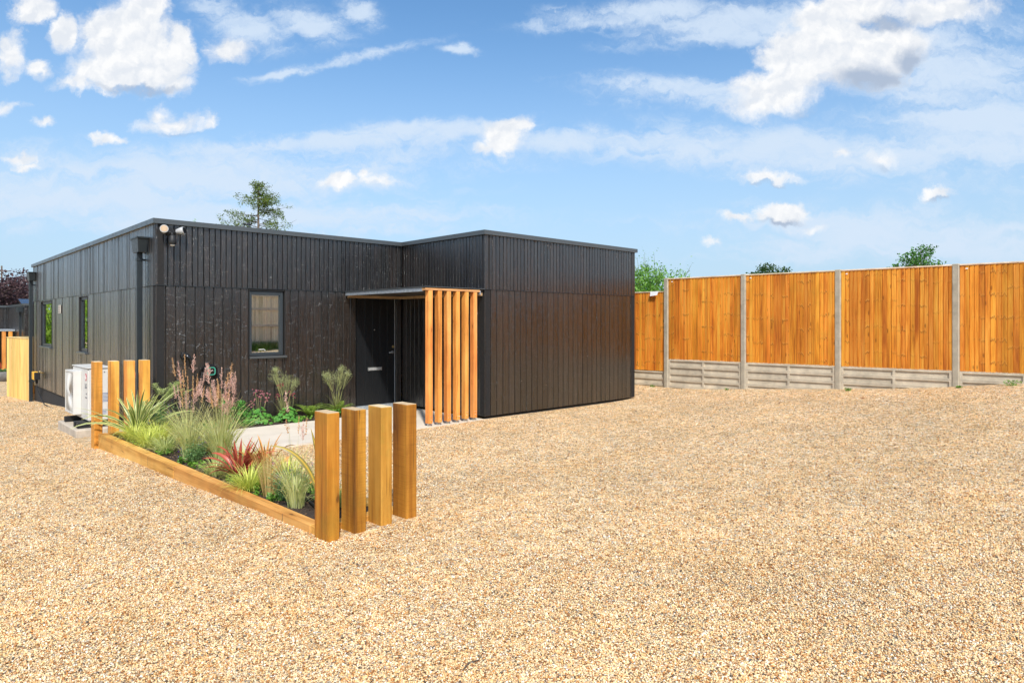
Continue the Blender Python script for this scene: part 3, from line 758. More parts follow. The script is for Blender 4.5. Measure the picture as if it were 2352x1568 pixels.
def window_side(y0,y1,z0,z1,sash):
    w_ = MB(); xo = .030; xi = .11; f=.055
    w_.box(xo,xi,y0+.012,y0+.012+f,z0+.004,z1-.016); w_.box(xo,xi,y1-.012-f,y1-.012,z0+.004,z1-.016)
    w_.box(xo,xi,y0+.0125+f,y1-.0125-f,z0+.004,z0+.06); w_.box(xo,xi,y0+.0125+f,y1-.0125-f,z1-.07,z1-.016)
    wo_ = w_.build('window', M_frame, house)
    g = MB(); g.box(.050,.054,y0+.05,y1-.05,z0+.05,z1-.06); g.build('pane', M_glass, wo_)
    s_ = MB(); s_.box(.056,.10,y1-.16,y1-.10,z0+.06,z1-.07); s_.build('inner_sash', M_whiteint, wo_)
    rv = MB(); rv.box(-.004,.12,y1-.010,y1,z0,z1); rv.box(-.004,.12,y0,y0+.010,z0,z1); rv.box(-.002,.12,y0+.011,y1-.011,z1-.014,z1-.002)
    rv.build('window_reveal', M_black, wo_)
    si = MB(); si.bevbox(-.05,.029,y0-.02,y1+.02,z0-.042,z0-.004,.003); si.build('sill', M_coping, wo_)
    r_ = MB(); room(r_, .125, 2.8, y0-.4, y1+.3, .3, 2.5, '-x'); r_.build('room', M_intdark, wo_)
window_side(*SW1, 1); window_side(*SW2, 1)

# door
mb = MB(); dx0, dx1 = 3.43, 4.255
nb = 5; bw = (dx1-dx0-.01)/nb
for k in range(nb): mb.bevbox(dx0+k*bw+.0015, dx0+(k+1)*bw-.0015, .012, .055, .040, 2.035, .0035)
mb.box(dx0, dx1-.01, .056, .07, .040, 2.035)
door = mb.build('door', M_door, house)
mb = MB(); mb.bevbox(3.657,3.963,-.000,.013,.682,.745,.003); lp = mb.build('letter_plate', M_steel, door)
mb = MB(); mb.box(3.675,3.945,-.002,-.0005,.692,.735); mb.build('flap', flat('flap_steel',(0.66,0.66,0.65),0.35,metal=0.6), lp)
mb = MB(); mb.tube([(4.205,.012,1.02),(4.205,-.045,1.02)],.010,8); mb.tube([(4.205,-.045,1.02),(4.16,-.05,1.018),(4.09,-.048,1.014)],.009,8); mb.disc((4.205,.012,1.02),(0,-1,0),.028,.026,.008,20)
mb.build('door_handle', M_steel, door)
mb = MB(); mb.disc((4.215,.012,1.125),(0,-1,0),.026,.024,.012,20); mb.build('lock', M_brass, door)
mb = MB(); mb.disc((3.80,.012,1.452),(0,-1,0),.013,.012,.007,12); mb.build('spyhole', M_steel, door)
mb = MB(); mb.box(3.408,3.428,-.005,.06,.0,2.056); mb.box(4.258,4.283,.004,.06,.0,2.056); mb.box(3.429,4.257,-.005,.06,2.038,2.056)
df = mb.build('door_frame', M_door, house)
mb = MB(); mb.box(4.246,4.2565,-.004,.011,.042,2.036); mb.box(3.43,4.2455,-.002,.011,2.037,2.0375+.004); mb.build('edge_strip', flat('pale_edge',(0.33,0.34,0.35),0.4,metal=0.2), df)
mb = MB(); mb.bevbox(3.40,4.29,-.06,.05,-.037,.034,.004); mb.build('threshold', M_galv, df)
# bell push on the porch side wall
mb = MB(); mb.bevbox(4.397,4.414,-.64,-.60,1.20,1.28,.003); mb.build('bell_push', M_rubber, house)

# canopy
canx0 = 3.175
mb = MB(); mb.box(canx0+.035,4.405,-2.43,-.012,2.095,2.150)
can = mb.build('canopy', flat('soffit_board',(0.045,0.035,0.028),0.7), house)
mb = MB(); mb.box(canx0,canx0+.034,-2.38,-.01,2.083,2.143); mb.build('steel_edge', M_galv, can)
mb = MB(); mb.box(canx0-.012,4.408,-2.478,-.010,2.151,2.163)
mb.box(canx0-.012,canx0-.008,-2.478,-.010,2.146,2.151)
mb.build('flashing', M_coping, can)
mb = MB(); mb.box(canx0+.001,4.30,-2.4725,-2.381,2.103,2.136); mb.build('timber_beam', wood('beam_timber',(0.50,0.22,0.07),(0.70,0.38,0.15),(0.8,0.5,0.24),'X',0.6,0.3), can)
mb = MB(); mb.box(4.30,4.32,-2.47,-2.44,2.06,2.125); mb.build('bracket', M_galv, can)
mb = MB(); mb.box(canx0+.04,4.39,-.045,-.013,2.045,2.094); mb.box(4.36,4.392,-2.43,-.046,2.045,2.094); mb.build('soffit_batten', wood('soffit_timber',(0.36,0.22,0.10),(0.52,0.34,0.17),(0.6,0.42,0.24),'X',0.6,0.3), can)
# vertical timber slats
for i, x in enumerate([3.243,3.428,3.612,3.797,3.981,4.166]):
    s_ = MB(); s_.bevbox(x,x+.078,-2.468,-2.375,.004,2.1025,.003)
    o = s_.build('slat', W_slat, house)
    q = MB()
    q.box(x+.016,x+.058,-2.440,-2.40,-.040,.0)
    q.box(x+.006,x+.072,-2.464,-2.378,-.0005,.0035)
    q.build('foot_bracket', M_steel, o)
    for zz_ in (.05,.10):
        for xx_ in (.030,.054): k = MB(); k.disc((x+xx_,-2.4675,zz_+0.012),(0,-1,0),.0065,.005,.004,8); k.build('screw', M_steel, o)
# rainwater goods
def downpipe(y, ztop, zbot, nm):
    mb = MB(); mb.bevbox(-.125,-.045,y-.040,y+.040,zbot,ztop,.004)
    p = mb.build('downpipe', M_anth, house)
    mb = MB()
    # tapered hopper
    a = (-.155,-.003, y-.19, y+.19); b_ = (-.135,-.02, y-.15, y+.15); zt = ztop+.21; zb = ztop-.0
    v = [(b_[0],b_[2],zb),(b_[1],b_[2],zb),(b_[1],b_[3],zb),(b_[0],b_[3],zb),(a[0],a[2],zt),(a[1],a[2],zt),(a[1],a[3],zt),(a[0],a[3],zt)]
    mb.add(v,[(0,3,2,1),(4,5,6,7),(0,1,5,4),(1,2,6,5),(2,3,7,6),(3,0,4,7)])
    mb.box(-.168,-.003,y-.203,y+.203,zt+.0005,zt+.022)
    mb.build('hopper', M_anth, p)
    for zc in (ztop-.11, zbot+.62):
        q = MB(); q.box(-.131,-.0395,y-.046,y+.046,zc-.018,zc+.018); q.tube([(-.04,y,zc),(-.003,y,zc)],.014,8); q.build('pipe_clip', M_anth, p)
downpipe(.53, 2.675, -.30, 'near'); downpipe(10.83, 2.70, -.60, 'far')
# air vent
mb = MB(); mb.bevbox(-.022,-.004,7.20,7.44,1.80,1.99,.004)
vt = mb.build('air_vent', flat('vent_beige',(0.50,0.46,0.40),0.6), house)
mb = MB()
for k in range(4): mb.box(-.024,-.0225,7.225,7.415,1.825+k*.042,1.842+k*.042)
mb.build('louvre', M_grille, vt)
# ------------------------------------------------------------------ flood-light camera
M_shell = flat('lamp_shell',(0.42,0.42,0.42),0.35)
fc = thing('security_light', 'white and black twin floodlight with camera on the upper corner of the bungalow', 'security light', (0.20,-.012,2.965))
mb = MB(); mb.disc((0,0,0),(0,-1,0),.052,.045,.03,20); mb.tube([(0,-.03,0),(0,-.075,-.02),(0,-.085,-.05)],.013,8); mb.build('bracket', M_rubber, fc)
mb = MB(); mb.tube([(0,-.085,-.045),(0,-.09,-.055),(0,-.092,-.135),(0,-.092,-.15)],[.020,.040,.043,.036],18); cb = mb.build('camera_body', M_rubber, fc)
mb = MB(); mb.tube([(0,-.092,-.1505),(0,-.092,-.165),(0,-.092,-.172)],[.030,.022,.006],16); mb.build('camera_dome', M_white, cb)
for sx, rot in ((-1, -.25), (1, .9)):
    M_ = Matrix.Translation((sx*.085,-.075,.012)) @ Euler((R(-12),0,rot)).to_matrix().to_4x4()
    mb = MB(); pts = [M_ @ Vector(p) for p in [(0,.045,0),(0,.035,0),(0,-.02,0),(0,-.05,0)]]
    mb.tube(pts,[.014,.030,.043,.045],18)
    hd = mb.build('lamp_head', M_shell, fc)
    mb = MB(); mb.tube([M_ @ Vector((0,-.0505,0)), M_ @ Vector((0,-.054,0))],[.039,.037],18); mb.build('lens', M_lens if sx < 0 else M_blackgl, hd)
mb = MB(); mb.tube([(-.085,-.05,.0),(0,-.06,-.012),(.085,-.05,.0)],.010,8); mb.build('arm', M_rubber, fc); fc.scale = (1.3, 1.3, 1.3)

# ------------------------------------------------------------------ charger
ch = thing('car_charger', 'round black wall charger with green light ring and coiled cable', 'charger', (0.775,-.008,.83))
mb = MB(); mb.tube([(0,0,0),(0,-.03,0),(0,-.075,0),(0,-.095,0)],[.095,.108,.104,.085],36); cb = mb.build('body', M_blackgl, ch)
def rrect(cx, cz, w2, r, n=6):
    o = []
    for (sx, sz, a0) in ((1,1,0),(-1,1,90),(-1,-1,180),(1,-1,270)):
        for k in range(n+1):
            a = R(a0+90*k/n); o.append((cx+sx*(w2-r)+r*math.cos(a), cz+sz*(w2-r)+r*math.sin(a)))
    return o
pts = rrect(0,0,.056,.026); mb = MB(); mb.tube([(x,-.0965,z) for x,z in pts]+[(pts[0][0],-.0965,pts[0][1])],.0026,6); mb.build('light_ring', M_ring, cb)
mb = MB(); mb.tube([(-.030,-.097,.003),(-.018,-.097,.010),(-.004,-.097,.004),(.012,-.097,.010),(.030,-.097,.006)],.004,6); mb.build('logo', M_white, cb)
mb = MB()
for k, (rr, dz) in enumerate([(.105,-.06),(.118,-.085),(.128,-.10),(.112,-.075)]):
    pts = []
    for j in range(25):
        a = R(180 + 180*j/24); pts.append((rr*math.cos(a), -.025-.016*k, dz + rr*.98*math.sin(a)*1.05))
    pts = [(pts[0][0], -.025-.016*k, -.01)] + pts + [(pts[-1][0], -.025-.016*k, -.01)]
    mb.tube(pts, .0075, 8)
mb.build('cable', M_rubber, ch)
hl = thing('plug_holster', 'black plug holster with charging plug on the dark wall', 'plug holster', (0.405,-.008,1.075))
mb = MB(); mb.disc((0,0,0),(0,-1,0),.058,.052,.055,24); mb.build('socket', M_rubber, hl)
mb = MB(); mb.tube([(0,-.056,.0),(.012,-.10,.005),(.040,-.115,-.03),(.065,-.10,-.10),(.085,-.06,-.19)],[.040,.036,.028,.022,.018],14); mb.build('plug', M_blackgl, hl)

# isolator, tap
iso = thing('isolator_switch', 'small yellow and red isolator switch on white box beside downpipe', 'switch', (-.004,.80,.76))
mb = MB(); mb.bevbox(-.05,0,-.045,.045,-.085,.085,.004); mb.build('housing', M_white, iso)
mb = MB(); mb.box(-.056,-.0505,-.038,.038,-.045,.045); pl = mb.build('yellow_plate', M_yellow, iso)
mb = MB(); mb.disc((-.0565,0,0),(-1,0,0),.025,.022,.02,16); mb.build('knob', M_red, pl)
tp = thing('garden_tap', 'brass outside tap with orange hose timer and black hose', 'tap', (-.004,9.45,.30))
mb = MB(); mb.tube([(0,0,.02),(-.06,0,.02),(-.12,.02,.02),(-.13,.02,-.03)],.014,8); mb.tube([(-.08,-.10,.03),(-.08,.08,.03)],.008,6); mb.tube([(-.08,0,.02),(-.08,0,.07)],.009,6); mb.build('tap_body', M_brass, tp)
mb = MB(); mb.bevbox(-.20,-.10,.08,.36,-.16,.04,.01); tm = mb.build('hose_timer', M_yellow, tp)
mb = MB(); mb.bevbox(-.19,-.08,-.04,.0795,-.15,.03,.008); mb.tube([(-.13,.12,-.161),(-.13,.12,-.25)],.03,10); mb.build('timer_cap', M_rubber, tm)
mb = MB(); gz_ = gz1(-.1, 8.5) - .30
mb.tube([(-.13,.10,-.25),(-.12,.02,-.42),(-.10,-.35,-.60),(-.12,-.9,gz_+.02),(-.16,-1.8,gz_+.04),(-.2,-3.2,gz_+.08)],.011,6); mb.build('hose', M_rubber, tp)

# ------------------------------------------------------------------ heat pump on its slab
hb = thing('concrete_base', 'low concrete slab under the white heat pump', 'slab', (-.45,1.85,0))
hb.name = 'concrete_slab'
mb = MB(); mb.bevbox(-.36,.40,-.73,.72,-.42,-.07,.012); mb.build('slab_block', M_slabc, hb)
for i,(y0,lab) in enumerate([(1.29,'black rubber support rail under the near side of heat pump'),(1.50,'black rubber support rail second from the bed'),(2.25,'black rubber support rail under the far side of heat pump')]):
    mb = MB(); mb.bevbox(-.76,-.16,y0,y0+.10,-.069,.022,.008)
    tag(mb.build('support_rail', M_rubber), lab, 'rail', 'rails under the heat pump')
hp = thing('heat_pump', 'white outdoor heat pump unit with red round logo on the side wall of the bungalow', 'heat pump', (-.44,1.88,0))
mb = MB(); mb.bevbox(-.175,.17,-.58,.57,.030,.862,.016,seg=2); bd = mb.build('casing', M_white, hp)
mb = MB(); mb.bevbox(-.187,.182,-.592,.582,.863,.876,.004)
for k in range(9): mb.cbox((-.1885,-.5+k*.13,.853),(.004,.012,.008))
mb.build('lid', M_white, bd)
mb = MB()  # protruding fan guard frame
gx0,gx1,gy0,gy1,g0,g1 = -.29,-.176,-.12,.55,.10,.80
for q in [(gy0,gy0+.03,g0,g1),(gy1-.03,gy1,g0,g1),(gy0+.0305,gy1-.0305,g1-.03,g1),(gy0+.0305,gy1-.0305,g0,g0+.03)]: mb.bevbox(gx0,gx1,*q,.003)
gd = mb.build('fan_guard', M_white, hp)
mb = MB(); mb.box(-.20,-.178,gy0+.031,gy1-.031,g0+.031,g1-.031); mb.build('fan_opening', M_grille, gd)
mb = MB(); cy_, cz_ = (gy0+gy1)/2, .42
for k in range(56):
    a = 2*math.pi*k/56; dy, dz = math.cos(a), math.sin(a)
    t1 = min(((gy1-.03-cy_)/abs(dy)) if abs(dy) > 1e-6 else 9, ((g1-.03-cz_)/dz if dz > 0 else (g0+.03-cz_)/dz) if abs(dz) > 1e-6 else 9)
    mb.tube([(gx0+.006, cy_+dy*.04, cz_+dz*.04),(gx0+.006, cy_+dy*t1, cz_+dz*t1)],.0032,4)
mb.disc((gx0+.008,cy_,cz_),(-1,0,0),.05,.045,.008,18)
mb.build('grille', M_white, gd)
MS = Matrix.Translation((-.1765,-.415,.69)) @ Euler((R(90),0,R(-90))).to_matrix().to_4x4()
mb = MB(); mb.disc((-.1755,-.43,.72),(-1,0,0),.062,.062,.0012,28); lg = mb.build('logo', M_red, hp)
mb = MB(); arc = [(-.1772,-.43-.040*math.cos(R(a)),.72+.040*math.sin(R(a))) for a in range(60,361,20)]
mb.tube(arc,.0045,5); mb.tube([(-.1772,-.43,.745),(-.1772,-.43,.698),(-.1772,-.452,.698)],.0045,5); mb.disc((-.1765,-.408,.738),(-1,0,0),.008,.008,.001,8)
mb.build('logo_mark', M_white, lg)
text_mesh('LG', .105, 'brand_lettering', M_ink, hp, Matrix.Translation((-.1765,-.43,.575)) @ Euler((R(90),0,R(-90))).to_matrix().to_4x4(), bold=True)
text_mesh('R32', .035, 'refrigerant_print', M_ink, hp, Matrix.Translation((-.1765,-.47,.455)) @ Euler((R(90),0,R(-90))).to_matrix().to_4x4())
text_mesh('INVERTER', .026, 'small_print', M_ink, hp, Matrix.Translation((-.1765,-.45,.395)) @ Euler((R(90),0,R(-90))).to_matrix().to_4x4())
mb = MB(); ZL=[(.06,.10),(.12,.14),(.1,.16)]
mb.add([(.10,-.5815,.50),(.16,-.5815,.50),(.13,-.5815,.555)],[(0,1,2)]); mb.build('warning_label', M_warn, hp); mb = MB()
for k in range(7): mb.box(.02+.004*(k%3), .12-.012*(k%2), -.5825,-.5812, .46-.022*k,.468-.022*k)
mb.build('instruction_print', M_blueink, hp); mb = MB()
for k in range(4): mb.box(-.02,.08,-.5825,-.5812,.13+.022*k,.138+.022*k)
mb.build('rating_print', M_blueink, hp)
mb = MB(); mb.disc((.05,-.5815,.80),(0,-1,0),.009,.009,.003,10); mb.cur=1
mb.box(.07,.15,-.5825,-.5812,.797,.803); mb.build('screw', [M_ink, M_white], hp)

# ------------------------------------------------------------------ planter of sleepers
pe = math.atan2(.20, 6.25)
pl = thing('raised_planter', 'long low timber-edged planter filled with grasses in front of the bungalow', 'planter', (-.60,-6.26,0), pe)
def edging(lst, mat_, cracks=()):
    mb = MB()
    for q in lst: mb.bevbox(*q, .006)
    o = mb.build('edging_board', mat_, pl)
    if cracks:
        c = MB()
        for (x,y,z0,z1) in cracks: c.box(x-.0012,x+.0006,y-.003,y+.002,z0,z1)
        c.build('split', M_bark, o)
    return o
edging([(0.0,.10,.1005,3.05,-.17,.050)], W_boardY, [(0,.55,-.02,.046)])
edging([(0.0,.10,3.053,6.02,-.17,.048)], W_boardY, [(0,3.9,-.08,.03)])
edging([(.66,.76,.1005,6.02,-.17,.047)], W_boardY)
edging([(0.002,.76,.0,.10,-.12,.049)], W_boardX)
edging([(.101,.659,5.90,6.0,-.17,.046)], W_boardX)
mb = MB(); mb.disc((.05,.045,.0495),(0,0,1),.009,.009,.003,10); mb.build('screw_cap', M_steel, pl)
M_end = wood('end_grain_timber', (0.50,0.34,0.18),(0.68,0.50,0.29),(0.78,0.62,0.40),'X',0.8,0.0,gs=1.5)
GP = 'upright sleeper posts at the ends of the planter'
def post(x, y, z0, z1, rz, mt, label, n):
    t_ = thing('timber_post', label, 'timber post', (x,y,z0), rz, GP)
    mb = MB(); mb.bevbox(0,.100,0,.200,-.12,z1-z0,.005)
    mb.build('post_shaft', mt, t_)
    mb = MB(); mb.bevbox(.003,.097,.003,.197,z1-z0-.001,z1-z0+.0025,.001); mb.build('end_grain', M_end, t_)
W_p1 = W_post
W_p2 = wood('sleeper_timber_dark', (0.14, 0.044, 0.005), (0.35, 0.128, 0.012), (0.54, 0.235, 0.030), 'Z', 0.65, 0.7, gs=0.6, kscale=(1.9,1.6), green=0.35, varamp=0.05, saw=0.3)
W_p3 = wood('sleeper_timber_pale', (0.26, 0.115, 0.012), (0.50, 0.25, 0.030), (0.64, 0.37, 0.062), 'Z', 0.65, 0.9, gs=0.6, kscale=(1.7,1.5), green=0.75, varamp=0.05)
for k,(x,rz,mt,lb) in enumerate([(-.620,.0,W_p1,'nearest timber post, standing at the front corner of the planter'),(-.385,.02,W_p2,'darker streaked timber post second along the front row of the planter'),
      (-.150,-.015,W_p3,'yellowish knotty timber post third along the front row of the planter'),(.088,.01,W_p2,'brown timber post at the path end of the front row')]):
    post(x,-6.465+[0,.015,.02,.02][k],-.02,.932,rz,mt,lb,k)
W_b = wood('sleeper_timber_golden', (0.52, 0.21, 0.030), (0.78, 0.37, 0.062), (0.88, 0.52, 0.12), 'Z', 0.62, 0.9, gs=0.6, kscale=(1.8,1.6), varamp=0.10)
for k,(x,y,mt,lb) in enumerate([(-.837,-.235,W_saw,'saw-marked timber post in front of the white heat pump'),(-.63,-.235,W_b,'knotty timber post half covering the right edge of heat pump'),
      (-.43,-.245,W_b,'timber post left of the yellow isolator switch'),(-.235,-.25,W_b,'timber post in front of the bungalow corner')]):
    post(x,y,-.16,1.045,.01*k,mt,lb,k)
mb = MB(); mb.tube([(-.20,-5.1,.03),(-.24,-5.35,.035),(-.29,-5.6,.03),(-.38,-5.95,.035),(-.40,-6.2,.02)],.011,8)
tag(mb.build('irrigation_pipe', M_rubber), 'short black irrigation pipe lying on planter soil behind the front posts', 'pipe')

# ------------------------------------------------------------------ boundary fence
fp = [(9.755,1.15),(9.86,-.56),(10.03,-2.365),(10.12,-4.19),(10.30,-6.02),(10.465,-7.905),(10.64,-9.78),(10.80,-11.66),(10.97,-13.54),(11.1,-15.4)]
def fence_panel(p, q, zb, zt, seed, boards, zg, label, gl):
    p = Vector(p); q = Vector(q); e = (q-p); L = e.length; e.normalize(); nrm = Vector((e.y, -e.x))  # toward the yard (-x)
    if nrm.x > 0: nrm = -nrm
    ang = math.atan2(e.y, e.x)
    t_ = thing('fence_panel', label, 'fence panel', (p.x,p.y,0), ang, 'timber panels of the boundary fence')
    sgn = 1 if Vector((-e.y, e.x)).dot(nrm) > 0 else -1   # local +y or -y faces the yard
    rr = random.Random(seed)
    mb = MB(); u = .055
    while u < L-.055:
        wb = min(.073*rr.uniform(.9,1.1), L-.05-u)
        a = u+.004; b_ = u+wb-.005
        o0 = rr.uniform(.004,.007); o1 = rr.uniform(.017,.021)   # feather edge: thin edge tucked under the thick edge
        y0, y1 = sgn*o0, sgn*o1
        z0 = zb + rr.uniform(-.004,.003)
        v = [(a,y0-sgn*.004,z0),(b_,y1-sgn*.010,z0),(b_,y1,z0),(a,y0,z0),(a,y0-sgn*.004,zt-.02),(b_,y1-sgn*.010,zt-.02),(b_,y1,zt-.02),(a,y0,zt-.02)]
        mb.add(v,[(0,3,2,1),(4,5,6,7),(0,1,5,4),(1,2,6,5),(2,3,7,6),(3,0,4,7)] if sgn < 0 else [(0,1,2,3),(7,6,5,4),(4,5,1,0),(5,6,2,1),(6,7,3,2),(7,4,0,3)])
        u += wb
    mb.box(.055,L-.055,*sorted((-sgn*.008,-sgn*.001)),zb+.004,zt-.022)
    mb.build('boards', W_fence, t_)
    mb = MB(); mb.bevbox(.05,L-.05,-.026,.030,zt-.019,zt+.006,.003); mb.build('cap_rail', W_capr, t_)
    mb = MB(); 
    for zr in (zb+.2,(zb+zt)/2,zt-.25): mb.box(.05,L-.05,*sorted((-sgn*.002,-sgn*.045)),zr-.04,zr+.04)
    mb.build('rear_rail', W_grey, t_)
    # little metal maker's plate
    if label.startswith('tall'):
        mb = MB(); yy = sgn*.0245; mb.box(.14,.175,*sorted((yy,yy-sgn*.002)),zt-.085,zt-.065); mb.build('maker_plate', M_tagw, t_)
    # concrete gravel boards, each with two recessed fields
    z = zb-.012; k = 0
    while z > zg-.12:
        g = thing('gravel_board', gl[min(k,len(gl)-1)], 'gravel board', (p.x,p.y,0), ang, 'concrete gravel boards under the fence')
        h = .150; zb2 = z-h
        mb = MB(); x0,x1 = .052, L-.052; xm = (x0+x1)/2
        def B(a,b_,c,d2,o): mb.box(a,b_,*sorted((sgn*o,-sgn*.022)),c,d2)
        B(x0,x1,z-.030,z-.002,.017); B(x0,x1,zb2+.002,zb2+.026,.017)
        for (a,b_) in ((x0,x0+.045),(xm-.022,xm+.022),(x1-.045,x1)): B(a,b_,zb2+.0265,z-.0305,.017)
        for (a,b_) in ((x0+.0455,xm-.0225),(xm+.0225,x1-.0455)): B(a,b_,zb2+.0265,z-.0305,-.006)
        mb.build('board_casting', M_board, g)
        z = zb2; k += 1
fl_ = ['low timber fence panel just beyond the bungalow end','low timber fence panel with a white tag next to the first tall post','tall timber fence panel next to the bungalow, leftmost of the tall ones',
       'tall dark orange timber fence panel, second of the tall ones','tall timber fence panel under the round green tree','tall yellowish timber fence panel at the right edge of the photo']
gln = ['left low','white-tagged low','leftmost tall','second tall','third tall','rightmost tall']
nth = ['top','second','third','lowest']
for i in range(len(fp)-1):
    low = i < 2
    zt = 2.305 if low else 2.590; zb = zt-1.83
    mid = ((fp[i][0]+fp[i+1][0])/2-.1,(fp[i][1]+fp[i+1][1])/2)
    zg = min(gz1(fp[i][0]-.1,fp[i][1]), gz1(fp[i+1][0]-.1,fp[i+1][1]))
    if i > 5: zg = max(zg,.5)
    lab = fl_[min(i,5)] if i < 6 else 'timber fence panel further along, outside the photo'
    a = Vector(fp[i]); b_ = Vector(fp[i+1])
    if low: a = a+Vector((.03,0)); b_ = b_+Vector((.03,0))
    fence_panel(a, b_, zb, zt, 40+i, 0, zg, lab, [f'{n} concrete gravel board under the {gln[min(i,5)]} fence panel' for n in nth])
plb = ['concrete post hidden behind the bungalow end','concrete post between the two low fence panels','concrete post where the fence steps up to the tall panels','concrete post second of the tall ones, left of the dark orange panel',
       'concrete post between the dark orange panel and the panel under the tree','concrete post left of the rightmost yellowish panel']
for i,(x,y) in enumerate(fp):
    t_ = thing('concrete_post', plb[i] if i < 6 else 'concrete post outside the photo', 'fence post', (x,y,gz1(x,y)-.3), -.05, 'concrete posts of the boundary fence')
    top = 2.605 if i >= 2 else 2.31
    mb = MB(); h = top-(gz1(x,y)-.3)
    mb.bevbox(-.036,.060,-.052,.052,0,h,.010); mb.build('post_shaft', M_conc, t_)
# paper tag on the low panel
mb = MB(); M_ = Matrix.Translation((9.935,-2.02,2.24)) @ Euler((0,.2,0)).to_matrix().to_4x4()
mb.add([(9.965,-1.97,2.305),(9.965,-2.19,2.312),(9.945,-2.17,2.22),(9.938,-1.98,2.20)],[(0,1,2,3)]); mb.add([(9.967,-1.97,2.305),(9.967,-2.19,2.312),(9.947,-2.17,2.22),(9.94,-1.98,2.20)],[(3,2,1,0)])
tag(mb.build('paper_label', M_tagw), 'torn white paper label hanging on the low fence panel', 'paper label')

# return fence behind the photographer, seen mirrored in the front window
rf = thing('rear_fence', 'weathered close-board fence with rails behind the camera, mirrored in the window', 'fence', (0,-16.5,0))
mb = MB(); u = -9.0; rr = random.Random(4)
while u < 13:
    mb.box(u+.003,u+.097,-.02,-.004+rr.uniform(-.003,.003),.3,2.76); u += .1
mb.build('boards', W_grey, rf)
mb = MB()
for z in (.75,1.45,2.15,2.72): mb.box(-9,13,0,.05,z-.045,z+.045)
mb.build('rail', W_rail, rf)
def leafy(mb, c, r, n, sz, rr, flatz=1.0):
    for _ in range(n):
        v = Vector((rr.gauss(0,1),rr.gauss(0,1),rr.gauss(0,1))); v.normalize(); v *= r*rr.random()**.4; v.z *= flatz
        leaf(mb, Vector(c)+v, sz*rr.uniform(.6,1.3), rr)
def leaf(mb, p, s, rr, dirv=None, wd=.5):
    d_ = dirv if dirv is not None else Vector((rr.uniform(-1,1),rr.uniform(-1,1),rr.uniform(-.6,1)))
    d_ = d_.normalized(); a = Vector((rr.uniform(-1,1),rr.uniform(-1,1),rr.uniform(-1,1))); sd = d_.cross(a)
    if sd.length < 1e-4: return
    sd.normalize(); sd *= s*wd
    p = Vector(p); mb.add([p-d_*s*.5, p+sd*.5+d_*s*.05, p+d_*s*.5, p-sd*.5+d_*s*.05],[(0,1,2,3)],[[(.5,0),(1,.5),(.5,1),(0,.5)]])
L_lawn = leafmat('long_grass', (0.06,0.14,0.02),(0.14,0.24,0.04))
mb = MB(); rr = random.Random(6)
for k in range(7000):
    x = rr.uniform(-2,11); y = -16.4+abs(rr.gauss(0,.8)); h = rr.uniform(.15,.55); z = gz1(x,y) if k % 40 == 0 else .35
    z = .38
    mb.add([(x,y,z),(x+.02,y,z),(x+rr.uniform(-.1,.1),y+rr.uniform(-.1,.1),z+h)],[(0,1,2)])
tag(mb.build('rear_grass', L_lawn), 'tall green grass along the rear fence behind the camera', 'grass', kind='stuff')

# ------------------------------------------------------------------ screen, neighbour, far left things
sc_ = thing('timber_screen', 'pale softwood bin enclosure beyond the far downpipe of the bungalow', 'enclosure', (0,0,0))
def palewall(mb, a, b_, z0, z1, th=.03):
    a = Vector((*a,0)); b_ = Vector((*b_,0)); e = b_-a; L = e.length; e.normalize(); n = Vector((-e.y,e.x,0)); k = max(1,round(L/.12)); wv = L/k
    for i in range(k):
        p = a+e*(i*wv+.008); q = a+e*((i+1)*wv-.008)
        vs = [p,q,q+n*th,p+n*th]; mb.add([(v.x,v.y,z0) for v in vs]+[(v.x,v.y,z1) for v in vs],[(0,3,2,1),(4,5,6,7),(0,1,5,4),(1,2,6,5),(2,3,7,6),(3,0,4,7)])
c1,c2,c3,c4 = (-.085,11.16),(-.325,13.36),(1.3,13.5),(1.55,11.35)
mb = MB(); palewall(mb,c2,c1,-.62,1.150); mb.cur = 0; palewall(mb,(c2[0]+.055,c2[1]),(c1[0]+.055,c1[1]),-.6,1.14,.01); mb.build('boards', W_pale, sc_)
mb = MB(); palewall(mb,c3,c2,-.62,1.150); palewall(mb,c4,c3,-.62,1.15); mb.build('boards', W_pale, sc_)
mb = MB()
for a,b_ in ((c2,c1),(c3,c2)):
    a_=Vector((*a,0)); b2=Vector((*b_,0)); e=(b2-a_).normalized(); n=Vector((-e.y,e.x,0))
    vs=[a_-n*.012,b2-n*.012,b2+n*.045,a_+n*.045]; mb.add([(v.x,v.y,1.152) for v in vs]+[(v.x,v.y,1.170) for v in vs],[(0,3,2,1),(4,5,6,7),(0,1,5,4),(1,2,6,5),(2,3,7,6),(3,0,4,7)])
mb.build('cap', flat('pale_cap',(0.80,0.62,0.30),0.7), sc_)
nh = thing('neighbour_bungalow', 'second black timber-clad bungalow far behind on the left', 'house', (0,0,0))
Bx,By,Cy = 1.08,21.16,25.8; zt, zm, z0 = 2.33,1.32,-.95
mb = MB()
def nclad(p0,dr,L,out,seed):
    clad(mb,p0,dr,L,zm+.01,zt-.07,.12,out,(),seed); clad(mb,p0,dr,L,z0,zm,.16,out,(),seed+3)
nclad((Bx,Cy),(0,-1),Cy-By,(-1,0),61); nclad((Bx,By),(1,0),9,(0,-1),63); nclad((-1,Cy),(1,0),Bx+1,(0,-1),65)
mb.cur = 1
mb.box(Bx+.021,Bx+9,By+.021,By+12,z0,zt-.06); mb.box(-1,Bx+.02,Cy+.021,Cy+8,z0,zt-.06)
mb.build('wall', [M_char,M_black], nh)
mb = MB(); mb.box(Bx-.05,Bx+9.05,By-.05,By+12,zt-.085,zt); mb.box(-1.05,Bx-.051,Cy-.05,Cy+8,zt-.085,zt); mb.build('coping', M_coping, nh)
